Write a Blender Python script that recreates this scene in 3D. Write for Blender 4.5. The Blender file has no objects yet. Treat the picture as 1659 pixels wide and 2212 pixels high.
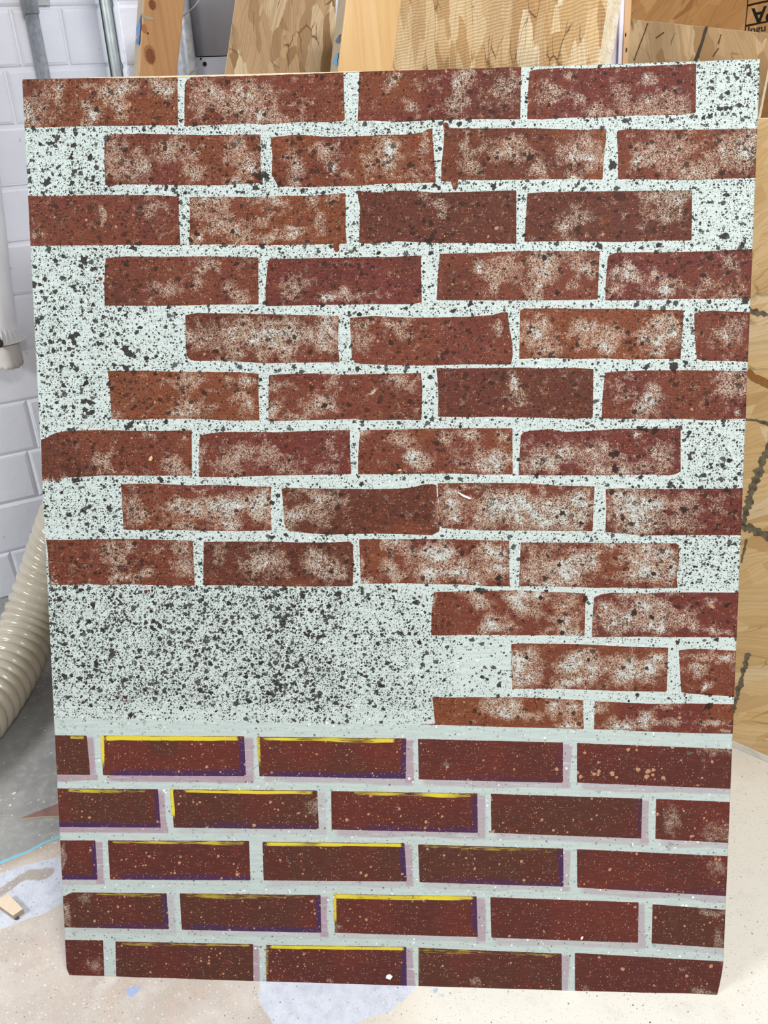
import bpy, bmesh, math, random
import numpy as np
from mathutils import Vector, Matrix
random.seed(7); rng = np.random.default_rng(11)
COL = bpy.context.scene.collection

# ------------------------------------------------------------------ camera
F = 1853.0; CX, CY = 829.5, 1106.0
R = np.array([[0.998521814, 0.00038930115, -0.0543510343],
              [0.04755841036692281, -0.4903672801956742, 0.8702172875564506],
              [-0.02631319228738132, -0.8715157937575796, -0.48966094092674506]])
C = np.array([0.5166708313357717, -0.7169667162675502, 1.1597904324356723])
cam = bpy.data.cameras.new('camera'); camo = bpy.data.objects.new('camera', cam); COL.objects.link(camo)
M = Matrix.Identity(4)
for i in range(3):
    M[i][0] = R[i, 0]; M[i][1] = -R[i, 1]; M[i][2] = -R[i, 2]; M[i][3] = C[i]
camo.matrix_world = M
cam.sensor_fit = 'HORIZONTAL'; cam.sensor_width = 36; cam.lens = 36 * F / 1659
cam.clip_start = 0.05
bpy.context.scene.camera = camo

def ray(x, y):
    d = R @ np.array([(x - CX) / F, (y - CY) / F, 1.0]); return d / np.linalg.norm(d)
def on_plane(x, y, p0, n):
    d = ray(x, y); p0 = np.array(p0, float); n = np.array(n, float)
    return C + d * ((p0 - C) @ n) / (d @ n)
def on_floor(x, y, z=0.0): return on_plane(x, y, (0, 0, z), (0, 0, 1))
def at_dist(x, y, dist): return C + ray(x, y) * dist

# ------------------------------------------------------------------ helpers
def tag(o, label=None, cat=None, group=None, kind=None):
    if label: o['label'] = label
    if cat: o['category'] = cat
    if group: o['group'] = group
    if kind: o['kind'] = kind
    return o
def link(name, me, mats, parent=None, smooth=False):
    o = bpy.data.objects.new(name, me); COL.objects.link(o)
    for m in (mats if isinstance(mats, (list, tuple)) else [mats]): me.materials.append(m)
    if parent: o.parent = parent
    if smooth:
        for p in me.polygons: p.use_smooth = True
    return o
def bm_obj(name, bm, mats, parent=None, smooth=False):
    bmesh.ops.recalc_face_normals(bm, faces=bm.faces)
    me = bpy.data.meshes.new(name); bm.to_mesh(me); bm.free()
    return link(name, me, mats, parent, smooth)
def empty(name, loc=(0, 0, 0)):
    o = bpy.data.objects.new(name, None); COL.objects.link(o); o.location = loc; o.empty_display_size = .05; return o
def add_prism(bm, pts, off, bevel=0.0, mat=0):
    """prism from a planar polygon (3-D points) pushed along off"""
    a = [bm.verts.new(tuple(p)) for p in pts]
    b = [bm.verts.new(tuple(np.array(p) + np.array(off))) for p in pts]
    n = len(a); fs = [bm.faces.new(a), bm.faces.new(b[::-1])]
    for i in range(n): fs.append(bm.faces.new((a[i], b[i], b[(i + 1) % n], a[(i + 1) % n])))
    for f in fs: f.material_index = mat
    if bevel:
        es = list({e for f in fs for e in f.edges})
        bmesh.ops.bevel(bm, geom=es, offset=bevel, segments=2, affect='EDGES', profile=.6)
    return fs
def frame_of(axis):
    a = Vector(axis).normalized(); u = a.orthogonal().normalized(); v = a.cross(u); return a, u, v
def add_tube(bm, pts, rad, seg=24, caps=True, radf=None):
    pts = [Vector(p) for p in pts]; rings = []
    t0 = (pts[1] - pts[0]).normalized(); u = t0.orthogonal().normalized()
    for i, p in enumerate(pts):
        t = (pts[min(i + 1, len(pts) - 1)] - pts[max(i - 1, 0)]).normalized()
        u = (u - t * u.dot(t)).normalized(); v = t.cross(u)
        r = radf(i) if radf else rad
        rings.append([bm.verts.new(p + (u * math.cos(a) + v * math.sin(a)) * r) for a in [2 * math.pi * k / seg for k in range(seg)]])
    for A, B in zip(rings, rings[1:]):
        for k in range(seg): bm.faces.new((A[k], A[(k + 1) % seg], B[(k + 1) % seg], B[k]))
    if caps: bm.faces.new(rings[0][::-1]); bm.faces.new(rings[-1])

# ------------------------------------------------------------------ node builder
def lin(c):
    return tuple((v / 255 / 12.92 if v / 255 <= .04045 else ((v / 255 + .055) / 1.055) ** 2.4) for v in c) + (1,)
class NB:
    def __init__(s, name, rough=.6, spec=.3):
        s.m = bpy.data.materials.new(name); s.m.use_nodes = True; s.t = s.m.node_tree; s.n = s.t.nodes
        s.b = s.n['Principled BSDF']; s.b.inputs['Roughness'].default_value = rough
        s.b.inputs['Specular IOR Level'].default_value = spec
    def L(s, a, b): s.t.links.new(a, b)
    def new(s, ty, **k):
        n = s.n.new(ty)
        for a, b in k.items(): setattr(n, a, b)
        return n
    def put(s, sock, v):
        if hasattr(v, 'is_output'): s.L(v, sock)
        elif v is not None: sock.default_value = v
    def obj(s): return s.new('ShaderNodeTexCoord').outputs['Object']
    def map(s, v, scale=(1, 1, 1), loc=(0, 0, 0), rot=(0, 0, 0)):
        n = s.new('ShaderNodeMapping'); s.L(v, n.inputs[0])
        n.inputs['Scale'].default_value = scale; n.inputs['Location'].default_value = loc; n.inputs['Rotation'].default_value = rot
        return n.outputs[0]
    def noise(s, v, scale, detail=3, rough=.5, dist=0, col=False):
        n = s.new('ShaderNodeTexNoise'); s.L(v, n.inputs['Vector']); n.inputs['Scale'].default_value = scale
        n.inputs['Detail'].default_value = detail; n.inputs['Roughness'].default_value = rough; n.inputs['Distortion'].default_value = dist
        return n.outputs['Color' if col else 'Fac']
    def vor(s, v, scale, feat='F1', rnd=1.0):
        n = s.new('ShaderNodeTexVoronoi', feature=feat); s.L(v, n.inputs['Vector']); n.inputs['Scale'].default_value = scale
        n.inputs['Randomness'].default_value = rnd
        return n
    def math(s, op, a, b=None, c=None, clamp=False):
        n = s.new('ShaderNodeMath', operation=op, use_clamp=clamp)
        s.put(n.inputs[0], a)
        if b is not None: s.put(n.inputs[1], b)
        if c is not None: s.put(n.inputs[2], c)
        return n.outputs[0]
    def vadd(s, a, b):
        n = s.new('ShaderNodeVectorMath', operation='ADD'); s.put(n.inputs[0], a); s.put(n.inputs[1], b); return n.outputs[0]
    def vsc(s, a, k):
        n = s.new('ShaderNodeVectorMath', operation='SCALE'); s.put(n.inputs[0], a); s.put(n.inputs['Scale'], k); return n.outputs[0]
    def step(s, v, lo, hi, a=0.0, b=1.0):
        n = s.new('ShaderNodeMapRange', interpolation_type='SMOOTHSTEP'); s.put(n.inputs[0], v)
        n.inputs[1].default_value = lo; n.inputs[2].default_value = hi; n.inputs[3].default_value = a; n.inputs[4].default_value = b
        return n.outputs[0]
    def mix(s, f, a, b, mode='MIX'):
        n = s.new('ShaderNodeMix', data_type='RGBA', blend_type=mode); s.put(n.inputs[0], f)
        s.put(n.inputs[6], a); s.put(n.inputs[7], b); return n.outputs[2]
    def ramp(s, f, stops, interp='LINEAR'):
        n = s.new('ShaderNodeValToRGB'); s.put(n.inputs[0], f); cr = n.color_ramp; cr.interpolation = interp
        while len(cr.elements) < len(stops): cr.elements.new(.5)
        for e, (p, c) in zip(cr.elements, stops): e.position = p; e.color = lin(c)
        return n.outputs[0]
    def attr(s, name):
        n = s.new('ShaderNodeAttribute', attribute_name=name); q = s.new('ShaderNodeSeparateColor'); s.L(n.outputs['Color'], q.inputs[0])
        return q.outputs[0], q.outputs[1], q.outputs[2], n.outputs['Alpha'], n.outputs['Color']
    def bump(s, h, strength=.3, dist=.002):
        n = s.new('ShaderNodeBump'); n.inputs['Strength'].default_value = strength; n.inputs['Distance'].default_value = dist
        s.put(n.inputs['Height'], h); s.L(n.outputs[0], s.b.inputs['Normal'])
    def color(s, c): s.put(s.b.inputs['Base Color'], c)

# ------------------------------------------------------------------ plain materials
def osb(name, tones, ridged=0.0, rot=0.0, scl=1.0, dark=.5, stain=None, sliv=.62):
    b = NB(name, .7, .2); v = b.map(b.obj(), rot=(0, 0, rot), scale=(scl, scl, scl))
    w = b.vadd(v, b.vsc(b.noise(v, 30, 3, col=True), .010))
    c = None
    for i, (sx, sy, r, sc) in enumerate(((1, .30, .1, 52), (1, .35, -.5, 44), (1, .28, .75, 60))):
        vv = b.map(w, scale=(sx, sy, 1), rot=(0, 0, r), loc=(i * 3.1, i * 1.7, i))
        vo = b.vor(vv, sc)
        sp = b.new('ShaderNodeSeparateColor'); b.L(vo.outputs['Color'], sp.inputs[0])
        col = b.ramp(sp.outputs[0], [(k / (len(tones) - 1), t) for k, t in enumerate(tones)])
        grain = b.noise(b.map(vv, scale=(40, 1.2, 1)), 14, 3, .65)
        col = b.mix(b.math('MULTIPLY', b.step(grain, .40, .70), .38), col, lin([q * .72 for q in tones[0]]))
        c = col if c is None else b.mix(b.step(sp.outputs[1], .50, .52), c, col)
    # thin dark slivers and cracks between strands
    for (sx, sy, r, sc, th) in ((1, .13, .35, 48, .045), (1, .16, -.25, 62, .035), (.2, 1, .3, 70, .03)):
        vv = b.map(w, scale=(sx, sy, 1), rot=(0, 0, r), loc=(r * 9, 1, 2)); vo = b.vor(vv, sc)
        sp = b.new('ShaderNodeSeparateColor'); b.L(vo.outputs['Color'], sp.inputs[0])
        m = b.math('MULTIPLY', b.step(vo.outputs['Distance'], .16, .05), b.step(sp.outputs[2], sliv, sliv + .05))
        c = b.mix(b.math('MULTIPLY', m, dark), c, lin((80, 52, 30)))
    ed = b.vor(b.map(w, scale=(1, .32, 1), rot=(0, 0, .1)), 52, 'DISTANCE_TO_EDGE').outputs['Distance']
    em = b.math('MULTIPLY', b.step(ed, .035, .0), b.step(b.noise(v, 22, 2), .5, .62))
    c = b.mix(b.math('MULTIPLY', em, dark), c, lin((92, 62, 36)))
    if stain: c = b.mix(b.step(b.noise(v, 5, 3), .45, .7), c, lin(stain))
    b.color(c)
    h = b.noise(w, 60, 4)
    if ridged:
        wv = b.new('ShaderNodeTexWave', bands_direction='Y'); b.L(w, wv.inputs[0]); wv.inputs['Scale'].default_value = 95; wv.inputs['Distortion'].default_value = 1.2; wv.inputs['Detail Scale'].default_value = .4
        h = b.math('MULTIPLY_ADD', wv.outputs['Fac'], ridged, h)
        c2 = b.mix(b.math('MULTIPLY', b.math('MULTIPLY', b.step(wv.outputs['Fac'], .5, .0), b.step(b.noise(v, 16, 2), .42, .6)), .30 * ridged), c, lin((150, 105, 62))); b.color(c2)
    b.bump(h, .5, .0015)
    return b.m
def wood(name, base, dark, light=None, knots=(), gs=1.0, paint=()):
    b = NB(name, .6, .25); v = b.obj()
    g = b.noise(b.map(v, scale=(1, .035, 1)), 150 * gs, 4, .6, .4)
    g2 = b.noise(b.map(v, scale=(1, .08, 1)), 30, 3, .5, 1.2)
    c = b.mix(b.math('MULTIPLY', b.step(g, .35, .7), .5), lin(base), lin(dark))
    if light: c = b.mix(b.math('MULTIPLY', b.step(g2, .45, .7), .6), c, lin(light))
    for (x, y, rx, ry, col, st) in list(knots) + list(paint):
        q = b.map(v, scale=(1 / rx, 1 / ry, 0), loc=(-x / rx, -y / ry, 0))
        q = b.vadd(q, b.vsc(b.noise(v, 60, 3, col=True), .7)); q = b.vadd(q, (-.35, -.35, -.35))
        ln = b.new('ShaderNodeVectorMath', operation='LENGTH'); sx = b.new('ShaderNodeVectorMath', operation='MULTIPLY'); b.L(q, sx.inputs[0]); sx.inputs[1].default_value = (1, 1, 0); b.L(sx.outputs[0], ln.inputs[0])
        c = b.mix(b.math('MULTIPLY', b.step(ln.outputs['Value'], 1.15, .75), st), c, lin(col))
    b.color(c); b.bump(g, .25, .001); return b.m
def plain(name, col, rough=.6, spec=.3, metal=0.0, var=.0, vs=20, bump=0, bs=60):
    b = NB(name, rough, spec); v = b.obj(); b.b.inputs['Metallic'].default_value = metal
    c = lin(col)
    if var: c = b.mix(b.step(b.noise(v, vs, 4), .3, .75), lin(col), lin([q * (1 - var) for q in col]))
    b.color(c)
    if bump: b.bump(b.noise(v, bs, 4), bump, .002)
    return b.m

def block_mat():
    b = NB('white_painted_block', .45, .4); v = b.obj()
    c = b.mix(b.step(b.noise(v, 6, 4), .35, .8), lin((241, 243, 251)), lin((231, 233, 243)))
    c = b.mix(b.math('MULTIPLY', b.step(b.noise(b.map(v, scale=(2, 2, .5)), 9, 5), .60, .74), .35), c, lin((214, 203, 192)))
    c = b.mix(b.math('MULTIPLY', b.step(b.noise(v, 55, 3), .70, .74), .5), c, lin((150, 146, 142)))
    b.color(c); b.bump(b.math('ADD', b.noise(v, 35, 4), b.math('MULTIPLY', b.noise(v, 220, 2), .25)), .35, .003)
    return b.m
M_block = block_mat()

# ------------------------------------------------------------------ the floor
BX = [0, .914]
def seg_sdf(px, py, ax, ay, bx, by):
    dx, dy = bx - ax, by - ay; L2 = dx * dx + dy * dy + 1e-12
    t = np.clip(((px - ax) * dx + (py - ay) * dy) / L2, 0, 1)
    return np.hypot(px - ax - t * dx, py - ay - t * dy)
def poly_sdf(px, py, poly):
    """positive inside"""
    d = np.full(px.shape, 1e9); ins = np.zeros(px.shape, bool); n = len(poly)
    for i in range(n):
        ax, ay = poly[i]; bx, by = poly[(i + 1) % n]
        d = np.minimum(d, seg_sdf(px, py, ax, ay, bx, by))
        c = ((ay > py) != (by > py)); xx = (bx - ax) * (py - ay) / ((by - ay) if by != ay else 1e-12) + ax
        ins ^= (c & (px < xx))
    return np.where(ins, d, -d)
def line_sdf(px, py, pts, w):
    d = np.full(px.shape, 1e9)
    for (a, b_) in zip(pts, pts[1:]): d = np.minimum(d, seg_sdf(px, py, *a, *b_))
    return w - d
def grid_mesh(name, xs, ys):
    X, Y = np.meshgrid(xs, ys); nx, ny = len(xs), len(ys); n = nx * ny
    co = np.zeros((n, 3), np.float32); co[:, 0] = X.ravel(); co[:, 1] = Y.ravel()
    i = np.arange(nx - 1)[None, :] + nx * np.arange(ny - 1)[:, None]
    q = np.stack([i, i + 1, i + 1 + nx, i + nx], -1).reshape(-1, 4).astype(np.int32)
    return co, q, X.ravel(), Y.ravel()
def mesh_np(name, co, quads):
    me = bpy.data.meshes.new(name); me.vertices.add(len(co)); me.vertices.foreach_set('co', co.astype(np.float32).ravel())
    me.loops.add(quads.size); me.loops.foreach_set('vertex_index', quads.ravel().astype(np.int32))
    me.polygons.add(len(quads)); me.polygons.foreach_set('loop_start', np.arange(0, quads.size, 4, dtype=np.int32))
    me.update(calc_edges=True); return me
def set_attr(me, name, arr):
    a = me.color_attributes.new(name, 'FLOAT_COLOR', 'POINT'); a.data.foreach_set('color', arr.astype(np.float32).ravel())

def build_floor():
    xs = np.concatenate([np.linspace(-1.6, -.62, 12), np.arange(-.6, 1.5, .0045), np.linspace(1.52, 3.0, 16)])
    ys = np.concatenate([np.linspace(-2.6, -.42, 24), np.arange(-.4, .80, .0045), np.linspace(.82, 3.0, 30)])
    co, q, X, Y = grid_mesh('floor', xs, ys)
    fp = lambda pts: [tuple(on_floor(*p)[:2]) for p in pts]
    P = lambda pts: np.clip(poly_sdf(X, Y, fp(pts)), -.05, .05) * 10
    LN = lambda pts, w: np.clip(line_sdf(X, Y, fp(pts), w), -.05, .05) * 10
    grey = P([(-300, 1700), (-60, 1885), (0, 1868), (60, 1842), (128, 1812), (300, 1740), (700, 1620), (1500, 1600), (1500, 900), (-300, 700)])
    white = np.maximum(P([(-80, 1905), (0, 1888), (60, 1868), (130, 1850), (240, 1830), (230, 1940), (133, 1950), (90, 1976), (60, 1984), (10, 2005), (-60, 2030)]),
                       P([(560, 2080), (900, 2080), (898, 2138), (870, 2160), (842, 2185), (800, 2196), (765, 2214), (700, 2260), (600, 2300), (590, 2210), (560, 2160)]))
    line = LN([(-120, 1895), (-40, 1876), (0, 1864), (28, 1852), (60, 1840), (92, 1822), (128, 1808), (200, 1780)], .0028)
    crack = LN([(1340, 2140), (1357, 2158), (1368, 2172), (1382, 2185), (1392, 2196), (1408, 2212), (1450, 2260)], .0009)
    stain = np.maximum(LN([(0, 1928), (16, 1918), (32, 1905), (50, 1895), (66, 1888)], .008), LN([(66, 1890), (80, 1890), (100, 1886)], .010))
    blue = np.maximum(P([(272, 2133), (304, 2131), (300, 2142), (284, 2158), (276, 2148)]), P([(936, 2134), (946, 2134), (944, 2144), (936, 2143)]))
    blue = np.maximum(blue, P([(952, 2145), (962, 2146), (958, 2153), (950, 2152)]))
    def G(px, py, r, k=1.0):
        g = on_floor(px, py); return k * np.exp(-((X - g[0]) ** 2 + (Y - g[1]) ** 2) / (2 * r * r))
    tan = G(940, 2190, .055, .9) + G(300, 2112, .05, .15) + G(1160, 2160, .05, .4)
    cream = G(1620, 1980, .22, .9) + G(1500, 2250, .2, .8) + G(1350, 2300, .2, .5) + G(1700, 2300, .3, .8)  # pale floor at right, its overexposed light put into the colour
    me = mesh_np('floor', co, q)
    one = np.ones_like(X)
    set_attr(me, 'FA', np.stack([grey, white, line, crack], -1)); set_attr(me, 'FB', np.stack([stain, blue, tan, cream], -1))
    b = NB('shop_floor', .38, .4); v = b.obj()
    g, w, l, _, _ = b.attr('FA'); cr = b.attr('FA')[3]; st, bl, ta, crm, _ = b.attr('FB')
    n1 = b.noise(v, 60, 5, .6); n0 = b.noise(v, 9, 5, .6); nf = b.noise(v, 260, 3)
    wob = b.math('MULTIPLY', b.math('SUBTRACT', n1, .5), .10)
    base = b.mix(b.step(n0, .3, .7), lin((213, 203, 193)), lin((196, 184, 173)))
    base = b.mix(b.math('MULTIPLY', b.step(b.noise(v, 17, 4, .65), .48, .66), .45), base, lin((208, 186, 170)))
    base = b.mix(b.math('MULTIPLY', b.step(b.noise(v, 31, 4, .7), .55, .7), .4), base, lin((176, 168, 162)))
    base = b.mix(b.step(ta, .1, .9), base, lin((206, 178, 148)))
    base = b.mix(b.step(crm, .1, .8), base, lin((238, 234, 222)))
    base = b.mix(b.math('MULTIPLY', b.step(b.noise(v, 24, 5, .65), .5, .72), .5), base, lin((222, 215, 204)))
    gc = b.mix(b.step(n0, .3, .7), lin((166, 165, 161)), lin((142, 142, 141)))
    gc = b.mix(b.math('MULTIPLY', b.step(n1, .45, .7), .5), gc, lin((186, 182, 176)))
    gxy = b.math('ADD', g, b.math('MULTIPLY', wob, 1.6))
    base = b.mix(b.step(gxy, -.22, .0), base, lin((186, 170, 152)))
    base = b.mix(b.step(gxy, -.012, .012), base, gc)
    wc = b.mix(b.step(n1, .35, .75), lin((214, 219, 230)), lin((196, 201, 213)))
    base = b.mix(b.step(b.math('ADD', w, wob), -.02, .012), base, wc)
    base = b.mix(b.math('MULTIPLY', b.step(b.math('ADD', st, b.math('MULTIPLY', wob, 1.5)), -.02, .02), .75), base, lin((165, 146, 128)))
    base = b.mix(b.math('MULTIPLY', b.step(b.math('ADD', l, b.math('MULTIPLY', wob, .3)), -.006, .006), .85), base, lin((128, 205, 228)))
    base = b.mix(b.math('MULTIPLY', b.step(b.math('ADD', bl, b.math('MULTIPLY', wob, .5)), -.01, .012), .7), base, lin((150, 180, 235)))
    # paint drips: pale and grey dots of several sizes
    for (sc, col, lo, hi, cut, k) in ((170, (232, 226, 216), .30, .16, .72, .7), (330, (234, 228, 220), .34, .14, .62, .6), (90, (232, 226, 216), .20, .12, .80, .75),
                                      (150, (96, 96, 100), .20, .12, .84, .75), (75, (110, 108, 110), .10, .06, .7, .7), (380, (120, 112, 104), .32, .15, .72, .5)):
        vo = b.vor(b.vadd(v, b.vsc(b.noise(v, 200, 2, col=True), .004)), sc); sp = b.new('ShaderNodeSeparateColor'); b.L(vo.outputs['Color'], sp.inputs[0])
        m = b.math('MULTIPLY', b.step(vo.outputs['Distance'], lo, hi), b.step(sp.outputs[0], cut, cut + .02))
        if sc in (170, 330): m = b.math('MULTIPLY', m, b.step(g, .01, -.02))
        base = b.mix(b.math('MULTIPLY', m, k), base, lin(col))
    # faint scratches
    sc_ = b.noise(b.map(v, scale=(5, 60, 1), rot=(0, 0, .7)), 6, 4, .7)
    base = b.mix(b.math('MULTIPLY', b.math('MULTIPLY', b.step(sc_, .64, .70), .4), b.step(crm, .1, .6)), base, lin((150, 152, 160)))
    base = b.mix(b.step(b.math('ADD', cr, b.math('MULTIPLY', wob, .1)), -.003, .003), base, lin((88, 78, 68)))
    b.color(base); b.bump(b.math('ADD', n1, nf), .18, .0015)
    return tag(link('floor', me, b.m), kind='structure')
build_floor()

# ------------------------------------------------------------------ block walls
def wall_frame(origin, ang):
    d = np.array([math.cos(math.radians(ang)), math.sin(math.radians(ang)), 0.0]); n = np.array([d[1], -d[0], 0.0])
    return np.array(origin, float), d, n
ZR = [0, .117, .240, .356, .474, .585, .697, .803, .908, 1.018, 1.115, 1.213, 1.32, 1.43, 1.54, 1.65, 1.76, 1.87, 1.98, 2.09, 2.2]
def block_wall(name, origin, ang, s0, s1, joints, pitch=.2, thick=.12):
    o, d, n = wall_frame(origin, ang); bm = bmesh.new()
    W = lambda s, z, h: np.array([s, -h, z])
    add_prism(bm, [W(s0, 0, -.002), W(s1, 0, -.002), W(s1, ZR[-1], -.002), W(s0, ZR[-1], -.002)], (0, thick, 0))
    for r, (za, zb) in enumerate(zip(ZR, ZR[1:])):
        js = joints.get(r)
        if js is None:
            off = .06 if r % 2 else .16; js = [off + pitch * k for k in range(-10, 14)]
        js = [s0] + [j for j in sorted(js) if s0 + .02 < j < s1 - .02] + [s1]
        for a, c in zip(js, js[1:]):
            g = .0016; a2, c2 = a + (g if a > s0 else 0), c - (g if c < s1 else 0); z2, z3 = za + g, zb - g
            jj = lambda: random.uniform(-.0008, .0008)
            # pillow-edged block face
            rings = []
            for (ins, h) in ((0, -.002), (.0022, .0006), (.0065, .0018)):
                rings.append([bm.verts.new(tuple(W(x, z, h + jj() * (h > 0)))) for x, z in ((a2 + (ins if a > s0 else 0), z2 + ins), (c2 - (ins if c < s1 else 0), z2 + ins), (c2 - (ins if c < s1 else 0), z3 - ins), (a2 + (ins if a > s0 else 0), z3 - ins))])
            for A, B in zip(rings, rings[1:]):
                for k in range(4): bm.faces.new((A[k], A[(k + 1) % 4], B[(k + 1) % 4], B[k]))
            bm.faces.new(rings[-1])
    ob = bm_obj(name, bm, M_block); ob.location = tuple(o); ob.rotation_euler = (0, 0, math.radians(ang))
    return tag(ob, kind='structure')
WB = on_floor(0, 1293)
_, WD, WN = wall_frame(WB, 30)
block_wall('wall_left', WB, 30, -1.1, .4526,
           {0: [-.35, .049], 1: [-.25, .30], 2: [-.36, .140], 3: [-.24, .163], 4: [-.4, -.05, .33], 5: [-.3, .02], 6: [-.4, -.03, .38], 7: [-.3, .05],
            8: [-.4, .0, .38], 9: [-.2, .06, .265], 10: [-.1, .1, .297, .385], 11: [.05, .36]})
WC = WB + WD * .4526
block_wall('wall_pilaster', WC, 30 - 90, 0.0, .19, {}, .2)
WE = WC + WN * .19
block_wall('wall_back', WE, 30, 0.0, 2.6, {9: [.05, .22, .4], 10: [.13, .3]}, .2)

# ------------------------------------------------------------------ conduits and pipes on the wall
M_galv = plain('galvanised_steel', (172, 177, 184), .3, .9, .25, .15, 120)
M_galv_dull = plain('dull_conduit', (176, 182, 182), .5, .4, .55, .1, 60)
def pipe(name, a, c, r, mat, parent=None, seg=28):
    bm = bmesh.new(); add_tube(bm, [a, c], r, seg); return bm_obj(name, bm, mat, parent, True)
p0 = WB + WD * .331 + WN * .020
cd = empty('conduit_pipe', tuple(p0)); tag(cd, 'thick shiny metal conduit pipe running up the white block wall at far left', 'pipe')
pipe('pipe', (0, 0, 0), (0, 0, 1.205), .0115, M_galv, cd)
pipe('coupling', (0, 0, 1.203), (0, 0, 1.33), .0140, M_galv, cd)
bm = bmesh.new(); add_prism(bm, [tuple(WD * .004 - WN * .019), tuple(WD * .038 - WN * .019), tuple(WD * .038 - WN * .015), tuple(WD * .004 - WN * .015)], (0, 0, .022), .0006)
s = bm_obj('strap', bm, M_galv_dull, cd); s.location = (0, 0, 1.216)
p1 = WC + WN * .148 - WD * .0115
c2 = empty('conduit_tube', tuple(p1)); tag(c2, 'thin grey conduit tube in the wall corner beside a dark green cable', 'pipe')
pipe('tube', (0, 0, 0), (0, 0, 2.1), .0088, M_galv_dull, c2)
p2 = WC + WN * .098 - WD * .0085
bm = bmesh.new(); add_tube(bm, [tuple(p2 + np.array([.0015 * math.sin(z * 5), 0, z])) for z in np.linspace(0, 2.1, 30)], .0042, 14)
tag(bm_obj('cable', bm, plain('green_rubber', (46, 66, 60), .45, .4), None, True), 'dark green cable running up the wall corner beside the thin conduit', 'cable')

# thick galvanised pipe and the round grey column behind the planks
q = on_plane(405, 160, (0, .89, 0), (0, 1, 0))
bm = bmesh.new(); add_tube(bm, [(q[0], .89, 0), (q[0], .89, 2.1)], .0165, 32)
tag(bm_obj('steel_pipe', bm, M_galv, None, True), 'upright bright steel pipe between the knotty plank and the grey column', 'pipe')
M_colm = plain('shade_grey_column', (150, 150, 158), .42, .4, 0, .1, 12, .15, 40)  # even grey stands in for the shade behind the planks; real colour unknown
ctop = on_plane(459, 100, (0, .93, 0), (0, 1, 0))
col = empty('round_column', (ctop[0], .945, 0)); tag(col, 'round column, shade put into its grey, behind the planks, left of the strand board sheet', 'column')
bm = bmesh.new(); add_tube(bm, [(0, 0, 0), (0, 0, 1.128)], .052, 48); bm_obj('base_section', bm, M_colm, col, True)
bm = bmesh.new(); add_tube(bm, [(0, 0, 1.1295), (0, 0, 1.232), (0, 0, 1.236), (0, 0, 2.1)], .052, 48, radf=lambda i: (.0505, .0505, .054, .054)[i]); bm_obj('upper_section', bm, M_colm, col, True)
bm = bmesh.new()
for (ax, zz, r) in ((-.008, 1.118, .0035), (-.014, 1.126, .0016)):
    h = Vector((ax, -math.sqrt(.052 ** 2 - ax * ax) - .0006, zz)); add_tube(bm, [h, h + Vector((0, .004, 0))], r, 16)
bm_obj('screw_hole', bm, plain('hole_black', (12, 12, 13), .9), col)
def wire(name, pts, r, mat, label, cat):
    bm = bmesh.new(); add_tube(bm, pts, r, 8); return tag(bm_obj(name, bm, mat, None, True), label, cat)
M_cord = plain('pale_cord', (150, 148, 146), .7)
wire('cord', [tuple(on_plane(x, y, (0, .835, 0), (0, 1, 0))) for x, y in ((388, 38), (398, 33), (410, 23), (424, 10), (436, -8))], .0011, M_cord, 'thin pale cord crossing in front of the steel pipe at the top edge', 'cord')
wire('cord', [tuple(on_plane(x, y, (0, .835, 0), (0, 1, 0))) for x, y in ((396, 178), (406, 165), (416, 155), (430, 145))], .0011, M_cord, 'thin pale cord crossing the steel pipe just above the painted panel', 'cord')

# ------------------------------------------------------------------ sheets and planks leaning behind the panel
def P0(x, y, Y): return tuple(on_plane(x, y, (0, Y, 0), (0, 1, 0)))
def slab(name, px, p0, n, thick, mats, label=None, cat=None, toz=0.0, bevel=.0006, parent=None):
    """px: four photo points (top-left, top-right, low-right, low-left) of the front face on a plane; the sides are carried on to height toz"""
    n = np.array(n, float); n /= np.linalg.norm(n)
    tl, tr, lr, ll = [on_plane(x, y, p0, n) for x, y in px]
    def down(a, c):
        k = (toz - a[2]) / (c[2] - a[2]); return a + (c - a) * k
    if toz is not None: lr, ll = down(tr, lr), down(tl, ll)
    # local frame: x along the face, y up, z out of the face
    ex = (tr - tl) - n * ((tr - tl) @ n)
    if n @ (C - np.array(p0)) < 0: n = -n
    ey = np.array([0, 0, 1.0]) - n * n[2]; ey /= np.linalg.norm(ey); ex = np.cross(ey, n)
    o = ll
    L = lambda p: (float((p - o) @ ex), float((p - o) @ ey), 0.0)
    bm = bmesh.new(); add_prism(bm, [L(ll), L(lr), L(tr), L(tl)], (0, 0, -thick), bevel)
    if isinstance(mats, list) and len(mats) > 1:
        for f in bm.faces:
            f.normal_update()
            if abs(f.normal.z) < .6: f.material_index = 1
    ob = bm_obj(name, bm, mats, parent)
    ob.matrix_world = Matrix(((ex[0], ey[0], n[0], o[0]), (ex[1], ey[1], n[1], o[1]), (ex[2], ey[2], n[2], o[2]), (0, 0, 0, 1)))
    if label: tag(ob, label, cat)
    return ob, L
def nrm(yaw, lean):
    """normal of a sheet whose face looks at the viewer, turned by yaw (positive looks to the right) and leaning back"""
    y, l = math.radians(yaw), math.radians(lean)
    return (math.sin(y) * math.cos(l), -math.cos(y) * math.cos(l), math.sin(l))
T1 = [(200, 160, 112), (186, 146, 100), (210, 174, 128), (172, 130, 84), (216, 186, 146)]
T2 = [(232, 196, 144), (222, 182, 128), (240, 212, 166), (208, 164, 110), (246, 224, 184)]
T3 = [(234, 198, 142), (226, 188, 130), (240, 208, 156), (216, 176, 120), (244, 218, 174)]
M_edge = osb('strand_board_edge', [(244, 232, 206), (234, 216, 182), (250, 240, 220)], scl=3)
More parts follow.
